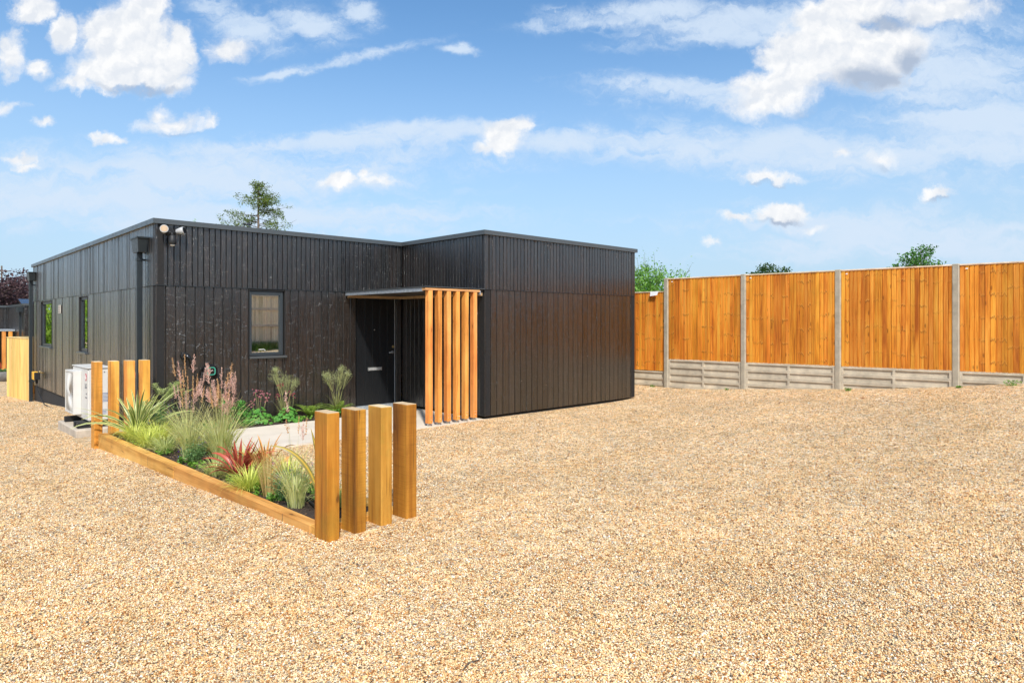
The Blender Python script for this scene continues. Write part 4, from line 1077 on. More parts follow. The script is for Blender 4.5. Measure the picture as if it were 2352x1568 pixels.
mb = MB(); mb.box(Bx-.11,Bx-.03,21.05+.55,21.13+.55,z0,2.0); np_ = mb.build('downpipe', M_anth, nh)
mb = MB(); mb.box(Bx-.17,Bx-.01,21.42,21.86,2.0,2.19); mb.build('hopper', M_anth, np_)
mb = MB(); mb.box(-1.0,Bx-.02,23.45,25.75,zm-.10,zm-.02); nc = mb.build('canopy', M_galv, nh)
for x in (.52,.78,1.0):
    mb = MB(); mb.box(x-.16,x-.03,23.46,23.56,-.85,zm-.105); mb.build('slat', W_slat, nh)
for k in range(2):
    s_ = MB(); x = 1.25+k*1.7
    s_.add([(x,23.2,zt+.02),(x+1.6,23.2,zt+.02),(x+1.6,24.2,zt+.26),(x,24.2,zt+.26),(x,23.2,zt-.0),(x+1.6,23.2,zt),(x+1.6,24.2,zt+.22),(x,24.2,zt+.22)],[(0,1,2,3),(7,6,5,4),(0,4,5,1),(1,5,6,2),(2,6,7,3),(3,7,4,0)])
    s_.build('solar_panel', M_solar, nh)
st = thing('stone_planter', 'rough grey stone trough in front of the neighbour slats at the left edge', 'trough', (.40,22.3,gz1(.4,22.3)))
mb = MB()
prof = [(.42,0),(.52,.12),(.55,.26),(.48,.38),(.40,.39)]
n=14
for j,(r_,z_) in enumerate(prof): 
    for k in range(n):
        a = 2*math.pi*k/n; rj = r_*(1+.10*math.sin(k*2.3)+.05*math.sin(k*5.1)); mb.v.append((rj*math.cos(a)*1.3, rj*math.sin(a), z_))
for j in range(len(prof)-1):
    for k in range(n):
        k2=(k+1)%n; mb.f.append((j*n+k,j*n+k2,(j+1)*n+k2,(j+1)*n+k)); mb.mi.append(0); mb.smooth.append(True); mb.uv.append([(.5,.5)]*4)
mb.f.append(tuple(range((len(prof)-1)*n,len(prof)*n))); mb.mi.append(0); mb.smooth.append(False); mb.uv.append([(.5,.5)]*n)
mb.build('trough_body', M_stone, st)
up_ = thing('utility_pole', 'distant grey wooden utility pole above the purple tree', 'utility pole', (4.9,64.5,-1))
mb = MB(); mb.tube([(0,0,0),(0,0,7.7)],[.10,.06],8); mb.build('pole_shaft', M_bark, up_)
mb = MB(); mb.box(-.55,.55,-.04,.04,7.2,7.27); mb.build('crossarm', M_bark, up_)

# ------------------------------------------------------------------ planting
def blade(mb, p, az, L, w_, lean, droop, rr, seg=6, twist=0, fold=.12, upc=None):
    """a strap leaf: starts at p leaning out along az, bending over by droop (radians)"""
    p = Vector(p); h = Vector((math.cos(az), math.sin(az), 0)); sd = Vector((-math.sin(az), math.cos(az), 0))
    el = math.pi/2 - lean; rows = []; q = p.copy(); st_ = L/seg
    for i in range(seg+1):
        t_ = i/seg; ww = w_*(.55+1.2*t_)*(1-t_**2.2) if t_ < 1 else 0
        ww = max(ww, w_*.04)
        tdir = h*math.cos(el)+Vector((0,0,1))*math.sin(el); nn = sd.cross(tdir)
        if twist:
            s2 = sd*math.cos(twist)+nn*math.sin(twist); nn2 = nn*math.cos(twist)-sd*math.sin(twist)
        else: s2, nn2 = sd, nn
        rows.append((q.copy(), ww, nn2, s2)); q += tdir*st_; el -= droop/seg*(.35+1.3*t_)
    vs = []; 
    for (c,ww,nn,s2) in rows: vs += [c-s2*ww*.5+nn*ww*fold, c.copy(), c+s2*ww*.5+nn*ww*fold]
    fs = []; uv = []
    for i in range(seg):
        a = i*3; t0,t1 = i/seg,(i+1)/seg
        fs += [(a,a+1,a+4,a+3),(a+1,a+2,a+5,a+4)]; uv += [[(0,t0),(.5,t0),(.5,t1),(0,t1)],[(.5,t0),(1,t0),(1,t1),(.5,t1)]]
    mb.add(vs, fs, uv, sm=True)
    return rows[-1][0]
def thin(mb, p, az, L, w_, lean, droop, rr, seg=5):
    p = Vector(p); h = Vector((math.cos(az), math.sin(az), 0)); sd = Vector((-math.sin(az+rr.uniform(-.8,.8)), math.cos(az), 0)).normalized()
    el = math.pi/2-lean; q = p.copy(); st_ = L/seg; vs = []; pts = []
    for i in range(seg+1):
        t_ = i/seg; ww = w_*(1-t_**1.6)+w_*.08
        vs += [q-sd*ww*.5, q+sd*ww*.5]; pts.append(q.copy())
        q = q + (h*math.cos(el)+Vector((0,0,1))*math.sin(el))*st_; el -= droop/seg*(.3+1.4*t_)
    mb.add(vs, [(2*i,2*i+1,2*i+3,2*i+2) for i in range(seg)], [[(0,i/seg),(1,i/seg),(1,(i+1)/seg),(0,(i+1)/seg)] for i in range(seg)], sm=True)
    return pts
def plume(mb, pts, L, r, rr, n=26, dens=5, up=.9):
    """feathery seed head beyond the tip of a stem: tiered side branches carrying spikelets"""
    p = pts[-1]; d_ = (pts[-1]-pts[-2]).normalized()
    tiers = max(5, int(L/.020))
    for i in range(tiers):
        t_ = i/tiers; c = p + d_*L*t_; rad = r*1.7*(1-t_)**.7*rr.uniform(.6,1.2)*(.55 if i == 0 else 1)
        for k in range(rr.randint(3,5)):
            a = rr.uniform(0,6.283); s1 = d_.cross(Vector((math.cos(a),math.sin(a),.2))).normalized()
            dv = (s1*rr.uniform(.5,1)+d_*up).normalized(); q = c+dv*rad; b2 = dv.cross(d_)
            if b2.length < 1e-4: continue
            b2 = b2.normalized()*.0012; mb.add([c-b2,c+b2,q+b2,q-b2],[(0,1,2,3)],[[(0,0),(1,0),(1,1),(0,1)]])
            m_ = max(2,int(rad/.007))
            for j in range(m_): leaf(mb, c+dv*rad*(j+1)/m_+Vector((rr.gauss(0,.002),rr.gauss(0,.002),rr.gauss(0,.002))), .013*rr.uniform(.6,1.3), rr, (dv+Vector((rr.gauss(0,.4),rr.gauss(0,.4),rr.gauss(0,.4)))), .42)
    q = p+d_*L; b2 = d_.cross(Vector((.3,1,0))).normalized()*.0016; mb.add([p-b2,p+b2,q+b2*.4,q-b2*.4],[(0,1,2,3)])
L_car = leafmat('lime_sedge', (0.50,0.57,0.06),(0.82,0.84,0.24), transl=.4)
L_carB = leafmat('striped_sedge', (0.42,0.50,0.12),(0.74,0.76,0.34), transl=.4)
L_reed = leafmat('feather_reed_leaf', (0.34,0.42,0.08),(0.68,0.70,0.24), edge=(0.84,0.84,0.50), tip=(0.62,0.54,0.22), transl=.45)
L_stem = leafmat('reed_stem', (0.30,0.36,0.12),(0.52,0.48,0.20))
L_tan = leafmat('tan_blades', (0.45,0.34,0.12),(0.70,0.52,0.22))
L_plP = leafmat('pink_seed_head', (0.70,0.42,0.33),(0.88,0.62,0.52), transl=.3)
L_plO = leafmat('tan_seed_head', (0.66,0.36,0.15),(0.84,0.54,0.28), transl=.3)
L_var = leafmat('variegated_strap', (0.12,0.20,0.045),(0.27,0.36,0.09), edge=(0.76,0.73,0.32), transl=.3, rough=.4)
L_grn = leafmat('fresh_green_leaf', (0.08,0.22,0.025),(0.24,0.44,0.06), transl=.35, rough=.45)
L_shr = leafmat('shrub_green_leaf', (0.05,0.20,0.03),(0.17,0.42,0.07), transl=.3, rough=.35)
L_fern = leafmat('fern_green', (0.14,0.26,0.03),(0.34,0.46,0.07), transl=.4)
L_red = leafmat('red_strap', (0.30,0.040,0.020),(0.62,0.18,0.10), mid=(0.54,0.13,0.08), edge=(0.46,0.07,0.045), transl=.3, rough=.35)
L_redo = leafmat('orange_strap', (0.48,0.15,0.035),(0.78,0.34,0.09), mid=(0.66,0.42,0.12), transl=.3, rough=.35)
L_oliv = leafmat('olive_strap', (0.22,0.20,0.04),(0.34,0.30,0.07), edge=(0.24,0.20,0.06), mid=(0.62,0.40,0.06), transl=.25, rough=.35)
L_lav = leafmat('grey_green_leaf', (0.09,0.20,0.06),(0.24,0.38,0.14))
L_pur = leafmat('purple_flower', (0.16,0.06,0.30),(0.40,0.26,0.55))
L_dpur = leafmat('deep_purple_flower', (0.06,0.02,0.20),(0.20,0.08,0.42))
L_pink = leafmat('pink_flower', (0.50,0.11,0.15),(0.74,0.34,0.38))
L_redf = leafmat('crimson_flower', (0.34,0.04,0.07),(0.60,0.14,0.16))
L_haze = leafmat('haze_grass_head', (0.34,0.38,0.16),(0.60,0.64,0.32), transl=.4)
L_plg = leafmat('green_plume', (0.36,0.46,0.14),(0.60,0.68,0.30), transl=.4)
SZ = .012

def sedge(x, y, z, r, n, h, mt, label, seed):
    h *= 1.25; n = int(n*1.7)
    t_ = thing('sedge', label, 'sedge', (x,y,z), 0, 'sedge mounds in the planter'); rr = random.Random(seed); mb = MB()
    for k in range(n):
        a = rr.uniform(0,6.283); r0 = rr.uniform(0,.09)
        thin(mb,(r0*math.cos(a),r0*math.sin(a),0),a,rr.uniform(.6,1.15)*h*1.5,.0075,rr.uniform(.1,.95),rr.uniform(1.2,2.3),rr,6)
    mb.build('leaves', mt, t_)
sedge(-.52,-1.00,SZ,.2,190,.19,L_car,'lime green sedge mound nearest the variegated strap plant',1)
sedge(-.34,-1.35,SZ,.2,170,.21,L_car,'lime green sedge mound between strap plant and left feather grass',2)
sedge(-.52,-1.62,SZ,.2,170,.18,L_car,'lime sedge mound spilling toward the timber edge',3)
sedge(-.48,-2.15,SZ,.2,150,.17,L_carB,'pale striped sedge behind the left feather grass',4)
sedge(-.46,-3.80,SZ,.2,100,.13,L_carB,'small pale sedge tuft left of the red strap plant',5)
sedge(-.46,-4.66,SZ,.2,200,.17,L_car,'bright lime sedge mound in front of the red strap plant',6)
sedge(-.06,-4.60,SZ,.2,130,.19,L_car,'lime sedge mound at the path side near tan grass',7)

sedge(-.08,-2.35,SZ,.2,160,.24,L_carB,'pale striped sedge on the path side behind the left feather grass',8)
sedge(-.02,-1.25,SZ,.2,150,.24,L_carB,'pale striped sedge behind the catmint by the path edging',9)
sedge(-.12,-3.75,SZ,.2,150,.20,L_carB,'pale striped sedge behind the red strap plant by the path edging',10)
sedge(-.10,-5.70,SZ,.2,120,.17,L_carB,'pale striped sedge just behind the second front post',11)
def reedgrass(x, y, z, n, nst, H, label, seed, headcol, spread=.16, lh=.6, hl=.22, grp='feather reed grasses in the planter', leanmax=.16, hr=.035):
    t_ = thing('feather_reed_grass', label, 'ornamental grass', (x,y,z), 0, grp); rr = random.Random(seed)
    mb = MB()
    for k in range(n):
        a = rr.uniform(0,6.283); r0 = rr.uniform(0,.07)
        thin(mb,(r0*math.cos(a),r0*math.sin(a),0),a,rr.uniform(.5,1.35)*lh,.0110,rr.uniform(.02,.34),rr.uniform(.3,2.6),rr,8)
    mb.build('leaves', L_reed, t_)
    ms = MB(); mh = MB(); mh2 = MB()
    for k in range(nst):
        a = rr.uniform(0,6.283); r0 = rr.uniform(0,.06)
        pts = thin(ms,(r0*math.cos(a),r0*math.sin(a),0),a,H*rr.uniform(.66,1.05),.0060,rr.uniform(0,leanmax),rr.uniform(0,.22),rr,6)
        if rr.random() < .5: pts = pts[:-1]
        tgt = mh if (rr.random() < .55) == (headcol == 'pink') else mh2
        plume(tgt,pts,hl*rr.uniform(.7,1.2),hr*rr.uniform(.6,1.2)*(1.15 if tgt is mh else .6),rr,22,4)
    ms.build('stems', L_stem, t_)
    if mh.v: mh.build('seed_heads', L_plP, t_)
    if mh2.v: mh2.build('seed_heads', L_plO, t_)
reedgrass(-.40,-2.78,SZ,230,20,.98,'feather reed grass with tan upright heads, left of the two tall clumps',31,'tan',leanmax=.13,hl=.24,hr=.028)
reedgrass(-.24,-3.33,SZ,290,32,.98,'fullest feather reed grass with pink plumes in front of the charger',32,'pink',lh=.66,leanmax=.17,hl=.21)
reedgrass(-.40,-5.50,SZ,120,5,.90,'feather reed grass with three pink plumes behind the nearest post',33,'pink',lh=.45,leanmax=.07,hl=.18,hr=.026)
t_ = thing('tan_grass', 'upright straw-coloured grass between the lime sedges', 'ornamental grass', (-.40,-4.98,SZ)); rr = random.Random(8); mb = MB()
for k in range(120):
    a = rr.uniform(0,6.283); thin(mb,(.06*math.cos(a),.04*math.sin(a),0),a,rr.uniform(.25,.50),.0065,rr.uniform(0,.28),rr.uniform(0,.5),rr)
mb.build('leaves', L_tan, t_)

def strap(x, y, z, n, L, w_, label, cat, mt, seed, name, lean=(.05,.8), droop=(.1,1.4), name2='leaves', rz=0):
    t_ = thing(name, label, cat, (x,y,z)); rr = random.Random(seed); mb = MB()
    for k in range(n):
        a = rr.uniform(0,6.283); r0 = rr.uniform(0,.03); le = rr.uniform(*lean)
        blade(mb,(r0*math.cos(a),r0*math.sin(a),0),a,L*rr.uniform(.6,1.1),w_*rr.uniform(.7,1.2),le,rr.uniform(*droop),rr,8,twist=rr.gauss(0,.55))
    mb.build(name2, mt, t_)
    return t_
strap(-.40,-.62,SZ,84,.80,.036,'large green and cream variegated strap plant at the heat pump end','strap plant',L_var,51,'variegated_flax',lean=(.05,1.05),droop=(.3,2.0))
t_ = strap(-.34,-4.10,SZ,48,.46,.036,'red strap-leaved plant in the middle of the planter','strap plant',L_red,52,'red_flax',lean=(.05,.95),droop=(.0,2.2))
strap(-.12,-4.22,SZ,38,.46,.030,'bronze orange strap-leaved plant just behind the red one','strap plant',L_redo,53,'bronze_flax',lean=(.05,.85),droop=(.1,2.2))
t_ = thing('olive_flax', 'olive strap plant with two long leaves behind the nearest post', 'strap plant', (-.30,-5.75,SZ)); rr = random.Random(5); mb = MB()
vd = math.atan2(cT, -sT) # unused helper angle
blade(mb,(0,0,0),R(140),.78,.048,.12,1.7,rr,12,twist=.8); blade(mb,(.06,.02,0),R(125),.70,.040,.16,.15,rr,8,twist=1.2); blade(mb,(.02,0,0),R(20),.5,.03,.3,.5,rr,8,twist=1)
mb.build('leaves', L_oliv, t_)

def herb(x, y, z, r, h, n, mt, fl, label, cat, seed, name, nf=10, fs=.03, sz=.03):
    t_ = thing(name, label, cat, (x,y,z)); rr = random.Random(seed); mb = MB(); mf = MB()
    for k in range(n):
        a = rr.uniform(0,6.283); le = rr.uniform(0,1)*.9; L = h*rr.uniform(.5,1)
        pts = thin(mb,(r*.3*math.cos(a)*rr.random(),r*.3*math.sin(a)*rr.random(),0),a,L,.004,le,.2,rr,4)
        for p in pts[1:]:
            for j in range(3): leaf(mb, p+Vector((rr.uniform(-1,1),rr.uniform(-1,1),rr.uniform(-.5,.5)))*sz*.5, sz*rr.uniform(.6,1.2), rr, None, .35)
        if k < nf:
            for j in range(10): leaf(mf, pts[-1]+Vector((rr.uniform(-.3,.3)*fs,rr.uniform(-.3,.3)*fs,rr.uniform(-1.2,1.0)*fs)), fs*.35, rr, None, .7)
    mb.build('foliage', mt, t_)
    if nf: mf.build('flowers', fl, t_)
herb(-.14,-.62,SZ,.25,.50,110,L_lav,L_pur,'catmint with pale purple flowers beside the variegated plant','catmint',61,'catmint',nf=26)
herb(-.42,-2.98,SZ,.18,.26,80,L_lav,L_dpur,'low plant with deep violet flowers between the tall grasses','flowering plant',62,'violet_flower',nf=5,fs=.05)
herb(-.36,-5.25,SZ,.20,.28,90,L_lav,L_pur,'lavender tuft near the front posts','lavender',63,'lavender',nf=6)
herb(-.12,-4.95,SZ,.10,.50,7,L_lav,L_pur,'tall lavender spikes behind the bronze strap plant','lavender',64,'lavender',nf=7,fs=.04)
# green arching plume grass at the bungalow corner
t_ = thing('plume_grass', 'green grass with arching feathery plumes beside the corner post', 'ornamental grass', (.02,-.10,-.02)); rr = random.Random(12); mb = MB(); mh = MB()
for k in range(60):
    a = rr.uniform(0,6.283); thin(mb,(0,0,0),a,rr.uniform(.3,.55),.006,rr.uniform(.05,.5),rr.uniform(.4,1.8),rr)
for k in range(13):
    a = rr.uniform(-2.4,.9); pts = thin(mb,(rr.gauss(0,.04),rr.gauss(0,.04),0),a,rr.uniform(.40,.70),.005,rr.uniform(.05,.45),.25,rr,6)
    c = pts[-1]; d_ = (pts[-1]-pts[-2]).normalized()
    for i in range(34):
        t2 = i/34; c = c+d_*.0075; d_ = (d_+Vector((math.cos(a)*.02,math.sin(a)*.02,-.02))).normalized()
        for s_ in range(3):
            dv = (Vector((rr.uniform(-1,1),rr.uniform(-1,1),-.2))+d_*.8).normalized(); q = c+dv*.065*math.sin(math.pi*(.15+.85*t2))
            b2 = dv.cross(d_).normalized()*.0016; mh.add([c-b2,c+b2,q+b2,q-b2],[(0,1,2,3)],[[(0,0),(1,0),(1,1),(0,1)]]); leaf(mh,q,.02,rr,dv,.35)
mb.build('leaves', L_grn, t_); mh.build('seed_heads', L_plg, t_)

# low leaf rosettes as ground cover
def rosette(x,y,z,r,n,mt,seed,label,sz=.045):
    t_ = thing('ground_cover', label, 'ground cover', (x,y,z), 0, 'low leafy ground cover'); rr = random.Random(seed); mb = MB()
    for k in range(n):
        a = rr.uniform(0,6.283); q = r*rr.random()**.6
        leaf(mb,(q*math.cos(a),q*math.sin(a)*.7,rr.uniform(.005,.07)),sz*rr.uniform(.6,1.3),rr,Vector((math.cos(a),math.sin(a),rr.uniform(0,.6))),.8)
    mb.build('leaves', mt, t_)
for i,(x,y,r,n,s_,lb) in enumerate([(-.56,-1.40,.12,40,71,'small green rosette at the edging by the lime sedge'),(-.50,-3.35,.10,36,72,'small green rosette beside the fuller feather grass'),(-.52,-2.30,.10,36,73,'small pale green rosette below the left feather grass'),
        (.45,-.58,.22,110,74,'green ground cover at the left end of the wall bed'),(.75,-.56,.20,100,75,'green ground cover below the round green shrub'),(2.1,-.56,.14,60,76,'green ground cover left of the first fern')]):
    rosette(x,y,SZ if i < 3 else -.025,r,n,L_grn,s_,lb,.04)
def lowfoliage(name, x0,x1,y0,y1,z,n,mt,seed,label,skew=0,sz=.035,hh=.09,clump=26):
    rr = random.Random(seed); mb = MB(); cs = [(rr.uniform(x0,x1),rr.uniform(y0,y1),rr.uniform(.4,1)) for _ in range(clump)]
    for k in range(n):
        cx_,cy_,cs_ = rr.choice(cs); q = .11*cs_*rr.random()**.5; a = rr.uniform(0,6.283); x = cx_+q*math.cos(a); y = cy_+q*math.sin(a)
        x = min(max(x,x0),x1)-skew*(y-y0); y = min(max(y,y0),y1)
        leaf(mb,(x,y,z+rr.uniform(.005,hh*cs_)),sz*rr.uniform(.5,1.3),rr,Vector((math.cos(a),math.sin(a),rr.uniform(-.1,.9))),.7)
    tag(mb.build(name, mt), label, 'ground cover', kind='stuff')
lowfoliage('low_foliage',-.46,.06,-5.8,-.5,SZ,4200,L_grn,501,'low green leafy ground cover filling the planter between the clumps',skew=.031,clump=54)
lowfoliage('low_foliage',.3,3.05,-.56,-.12,-.025,1700,L_shr,502,'low green leafy ground cover along the wall bed',clump=24,hh=.12)
mb = MB(); rr = random.Random(77)
for k in range(2600):
    if k < 1700: y = rr.uniform(-6.1,-.4); x = rr.uniform(-.48,.08)-.031*(y+6.2); z = .020
    else: x = rr.uniform(.15,3.1); y = rr.uniform(-.6,-.03); z = -.018
    leaf(mb,(x,y,z+rr.uniform(0,.008)),rr.uniform(.012,.035),rr,Vector((rr.uniform(-1,1),rr.uniform(-1,1),rr.uniform(-.2,.25))),.5)
tag(mb.build('bark_mulch', leafmat('mulch_chips',(0.05,0.03,0.018),(0.22,0.14,0.08),transl=.0,rough=.9)), 'brown bark chips and dead bits on the planting soil', 'mulch', kind='stuff')
# fallen leaves and a twig on the gravel
M_dead = flat('dead_leaf', (0.20,0.065,0.02), 0.8, var=0.3)
rr = random.Random(55)
for k in range(14):
    x,y = [(9.2,-7.6),(9.5,-8.2),(8.9,-6.9),(9.0,-5.2),(8.2,-5.8),(9.35,-8.8),(8.6,-7.4),(7.4,-5.0),(9.6,-3.2),(8.8,-3.8),(7.9,-4.3),(9.1,-8.5),(8.3,-6.6),(6.6,-4.0)][k]
    mb = MB(); a = rr.uniform(0,6.28); L = rr.uniform(.03,.06); d_ = Vector((math.cos(a),math.sin(a),.1)); sd = Vector((-math.sin(a),math.cos(a),.25))*L*.35; zb_ = Vector((0,0,.006))
    mb.add([Vector((0,0,0)),d_*L*.5+sd+zb_*2,d_*L+zb_,d_*L*.5-sd+zb_*.5,d_*L*.5+zb_],[(0,4,1),(1,4,2),(2,4,3),(3,4,0)])
    o = mb.build('fallen_leaf', M_dead, None, (x,y,float(ground_und(np.array([x]),np.array([y]))[0])+.012)); tag(o,'small dead brown leaf lying on the gravel','leaf','fallen leaves on the gravel')
mb = MB(); mb.tube([(0,0,0),(.05,.02,.006),(.10,.01,.003),(.15,.04,.008)],[.0035,.003,.0025,.0015],5)
o = mb.build('twig', M_bark, None, (-1.05,-8.55,.018)); tag(o,'short dark twig lying on the open gravel in the foreground','twig')
# wall bed
def moundleaf(mb, c, R_, H, n, sz, rr, lobes=5):
    for k in range(n):
        a = rr.uniform(0,6.283); q = R_*rr.random()**.5; zz_ = H*(1-(q/R_)**2)*rr.uniform(.35,1)
        p = Vector((c[0]+q*math.cos(a), c[1]+q*math.sin(a)*.8, c[2]+zz_)); nrm = Vector((math.cos(a)*q/R_,math.sin(a)*q/R_-.4,.9)).normalized()
        s1 = nrm.cross(Vector((rr.uniform(-1,1),rr.uniform(-1,1),.1))).normalized(); s2 = nrm.cross(s1); vs = [p]; m_ = lobes*2
        sc = sz*rr.uniform(.6,1.2)
        for j in range(m_):
            an = 2*math.pi*j/m_; rr2 = sc*(1 if j % 2 == 0 else .5); vs.append(p+(s1*math.cos(an)+s2*math.sin(an))*rr2+nrm*rr.uniform(-.1,.1)*sc)
        mb.add(vs, [(0,j+1,(j+1)%m_+1) for j in range(m_)], [[(.5,.5),(.4,.6),(.6,.6)]]*m_)
def astrantia(x,y,R_,H,n,flw,mt,label,seed,name):
    t_ = thing(name,label,'flowering plant',(x,y,-.025)); rr = random.Random(seed); mb = MB(); moundleaf(mb,(0,0,0),R_,H,n,.042,rr); mb.build('leaves', L_shr, t_)
    ms = MB(); mf = MB()
    for (fx,fz,k) in flw:
        p = Vector((fx,rr.uniform(-.08,.05),fz)); ms.tube([(fx*.3,0,.05),(fx*.7,-.02,fz*.6),p],.0022,4)
        for j in range(k):
            q = p+Vector((rr.gauss(0,.03),rr.gauss(0,.03),rr.gauss(0,.028)))
            for u_ in range(9): leaf(mf,q+Vector((rr.gauss(0,.006),rr.gauss(0,.006),rr.gauss(0,.004))),.017,rr,None,.6)
    ms.build('stems', L_stem, t_); mf.build('flowers', mt, t_)
astrantia(1.42,-.36,.26,.26,150,[(-.12,.34,8),(-.05,.50,10),(.02,.44,8),(.10,.36,12),(.14,.47,6),(-.02,.42,6)],L_pink,'pink flowering plant with lobed leaves under the front window',81,'masterwort')
astrantia(1.86,-.46,.24,.24,130,[(-.16,.42,7),(-.12,.60,7),(.05,.46,5),(.12,.42,4)],L_redf,'crimson flowering plant with lobed leaves below the haze grass',82,'masterwort')
t_ = thing('green_shrub','round bright green shrub against the wall below the charger','shrub',(1.02,-.30,-.02)); rr = random.Random(14); mb = MB()
for c,r_ in [((-.08,0,.26),.13),((.10,0,.22),.14),((-.02,-.05,.15),.16),((.20,-.03,.16),.10),((-.12,0,.36),.08),((.14,0,.32),.07)]: leafy(mb,c,r_,150,.036,rr)
mb.build('foliage', L_shr, t_)
mb = MB()
for k in range(7): mb.tube([(0,0,0),(rr.uniform(-.1,.15),rr.uniform(-.05,.05),.3)],.003,4)
mb.build('stems', M_bark, t_)
def hazegrass(x,y,H,R_,label,seed,blobs):
    t_ = thing('haze_grass',label,'ornamental grass',(x,y,-.02),0,'cloudy headed grasses along the wall'); rr = random.Random(seed); mb = MB(); mh = MB()
    for k in range(70):
        a = rr.uniform(0,6.283); thin(mb,(0,0,0),a,rr.uniform(.2,.5),.0045,rr.uniform(.05,.55),rr.uniform(.1,.9),rr)
    for (bx,bz,br) in blobs:
        for k in range(9):
            q = Vector((bx+rr.gauss(0,br*.4),rr.gauss(0,.05),bz+rr.gauss(0,br*.4))); mb.tube([(rr.uniform(-.02,.02),0,.02),(bx*.5,0,bz*.6),q],.0018,3)
        for k in range(190):
            v = Vector((rr.gauss(0,1),rr.gauss(0,1),rr.gauss(0,1))).normalized()*br*1.2*rr.random()**.6
            q = Vector((bx,0,bz))+v; d_ = (v+Vector((0,0,br*.5))).normalized(); b2 = d_.cross(Vector((0,1,.1))).normalized()*.0011
            s0 = q-d_*.03; mh.add([s0-b2*.6,s0+b2*.6,q+b2*.6,q-b2*.6],[(0,1,2,3)],[[(0,0),(1,0),(1,1),(0,1)]]); leaf(mh,q,.011,rr,None,.4)
    mb.build('leaves', L_stem, t_); mh.build('seed_heads', L_haze, t_)
hazegrass(1.88,-.26,.8,.2,'tall haze grass with cloudy head under the right side of the window',91,[(-.13,.72,.13),(-.03,.66,.14),(.10,.62,.12),(-.13,.84,.06),(.21,.60,.08)])
hazegrass(2.84,-.30,.8,.2,'haze grass with cloudy head next to the front door',92,[(-.15,.66,.12),(.0,.64,.12),(.13,.70,.12),(.10,.80,.07),(-.22,.70,.07),(.23,.70,.06)])
def fern(x,y,label,seed,n=16,L=.42):
    t_ = thing('fern',label,'fern',(x,y,-.02),0,'ferns along the wall'); rr = random.Random(seed); mb = MB()
    for k in range(n):
        a = 6.283*k/n+rr.uniform(-.2,.2); le = rr.uniform(.25,.85); el = math.pi/2-le; q = Vector((0,0,0)); h = Vector((math.cos(a),math.sin(a),0)); sd = Vector((-math.sin(a),math.cos(a),0)); Lk = L*rr.uniform(.7,1.1)
        for i in range(22):
            t2 = i/22; td = h*math.cos(el)+Vector((0,0,1))*math.sin(el); nn = sd.cross(td); q2 = q+td*Lk/22; ln = .075*math.sin(math.pi*(.12+.88*t2)**.8)+.006
            for s_ in (-1,1):
                tip = q+sd*s_*ln+td*ln*.35-nn*ln*.15; mb.add([q,q+td*.009+sd*s_*ln*.5,tip,q-td*.005+sd*s_*ln*.5],[(0,1,2,3)],[[(.5,0),(1,.5),(.5,1),(0,.5)]])
            q = q2; el -= .055
    mb.build('fronds', L_fern, t_)
fern(2.32,-.33,'bright fern midway between the window and the door',95); fern(2.84,-.36,'fern at the foot of the haze grass beside the door',96,20,.40)
# weeds at the fence foot
for i,(x,y,r,lb) in enumerate([(9.97,-2.05,.07,'small weed at the foot of the low fence panel'),(10.0,-3.9,.05,'small weed by the second tall concrete post'),(10.08,-6.3,.07,'small weed just right of the third tall post'),(10.36,-8.72,.13,'leafy weed at the foot of the rightmost panel'),(10.30,-8.0,.05,'tiny weed at the foot of the rightmost post')]):
    t_ = thing('weed',lb,'weed',(x-.05,y,gz1(x-.05,y)),0,'weeds along the fence'); rr = random.Random(200+i); mb = MB()
    for k in range(int(60*r/.07)): a = rr.uniform(0,6.283); q = r*rr.random(); leaf(mb,(q*math.cos(a)*.5,q*math.sin(a),rr.uniform(0,r*.7)),.035,rr,Vector((math.cos(a),math.sin(a),.6)),.5)
    mb.build('leaves', L_grn, t_)
strap(.86,24.6,gz1(.9,24.6),22,1.05,.07,'red strap plant in front of the neighbour slats','strap plant',L_red,57,'red_flax',lean=(.05,.5),droop=(0,.6))
rosette(.42,22.3,gz1(.42,22.3)+.38,.55,90,L_lav,78,'grey green plant in the stone trough',.16)

# ------------------------------------------------------------------ trees
def limbs(mb, p, d_, L, r, depth, rr, ends, spread=.6, upb=.15, nseg=4, kids=(3,4)):
    pts = [p.copy()]; rs = [r]; q = p.copy(); dd = d_.copy()
    for i in range(nseg):
        dd = (dd+Vector((rr.gauss(0,.14),rr.gauss(0,.14),rr.gauss(0,.08)+upb*.2))).normalized(); q = q+dd*L/nseg; pts.append(q.copy()); rs.append(r*(1-.55*(i+1)/nseg))
        if depth == 0: ends.append((q.copy(), dd.copy()))
    mb.tube(pts, rs, 6 if depth > 1 else 4, caps=False)
    if depth > 0:
        for k in range(rr.randint(*kids)):
            i = rr.randint(2,nseg); a = Vector((rr.uniform(-1,1),rr.uniform(-1,1),rr.uniform(-.35,.9))).normalized()
            limbs(mb, pts[i], (dd*(1-spread)+a*spread).normalized(), L*rr.uniform(.55,.75), rs[i]*.6, depth-1, rr, ends, spread, upb, nseg, kids)
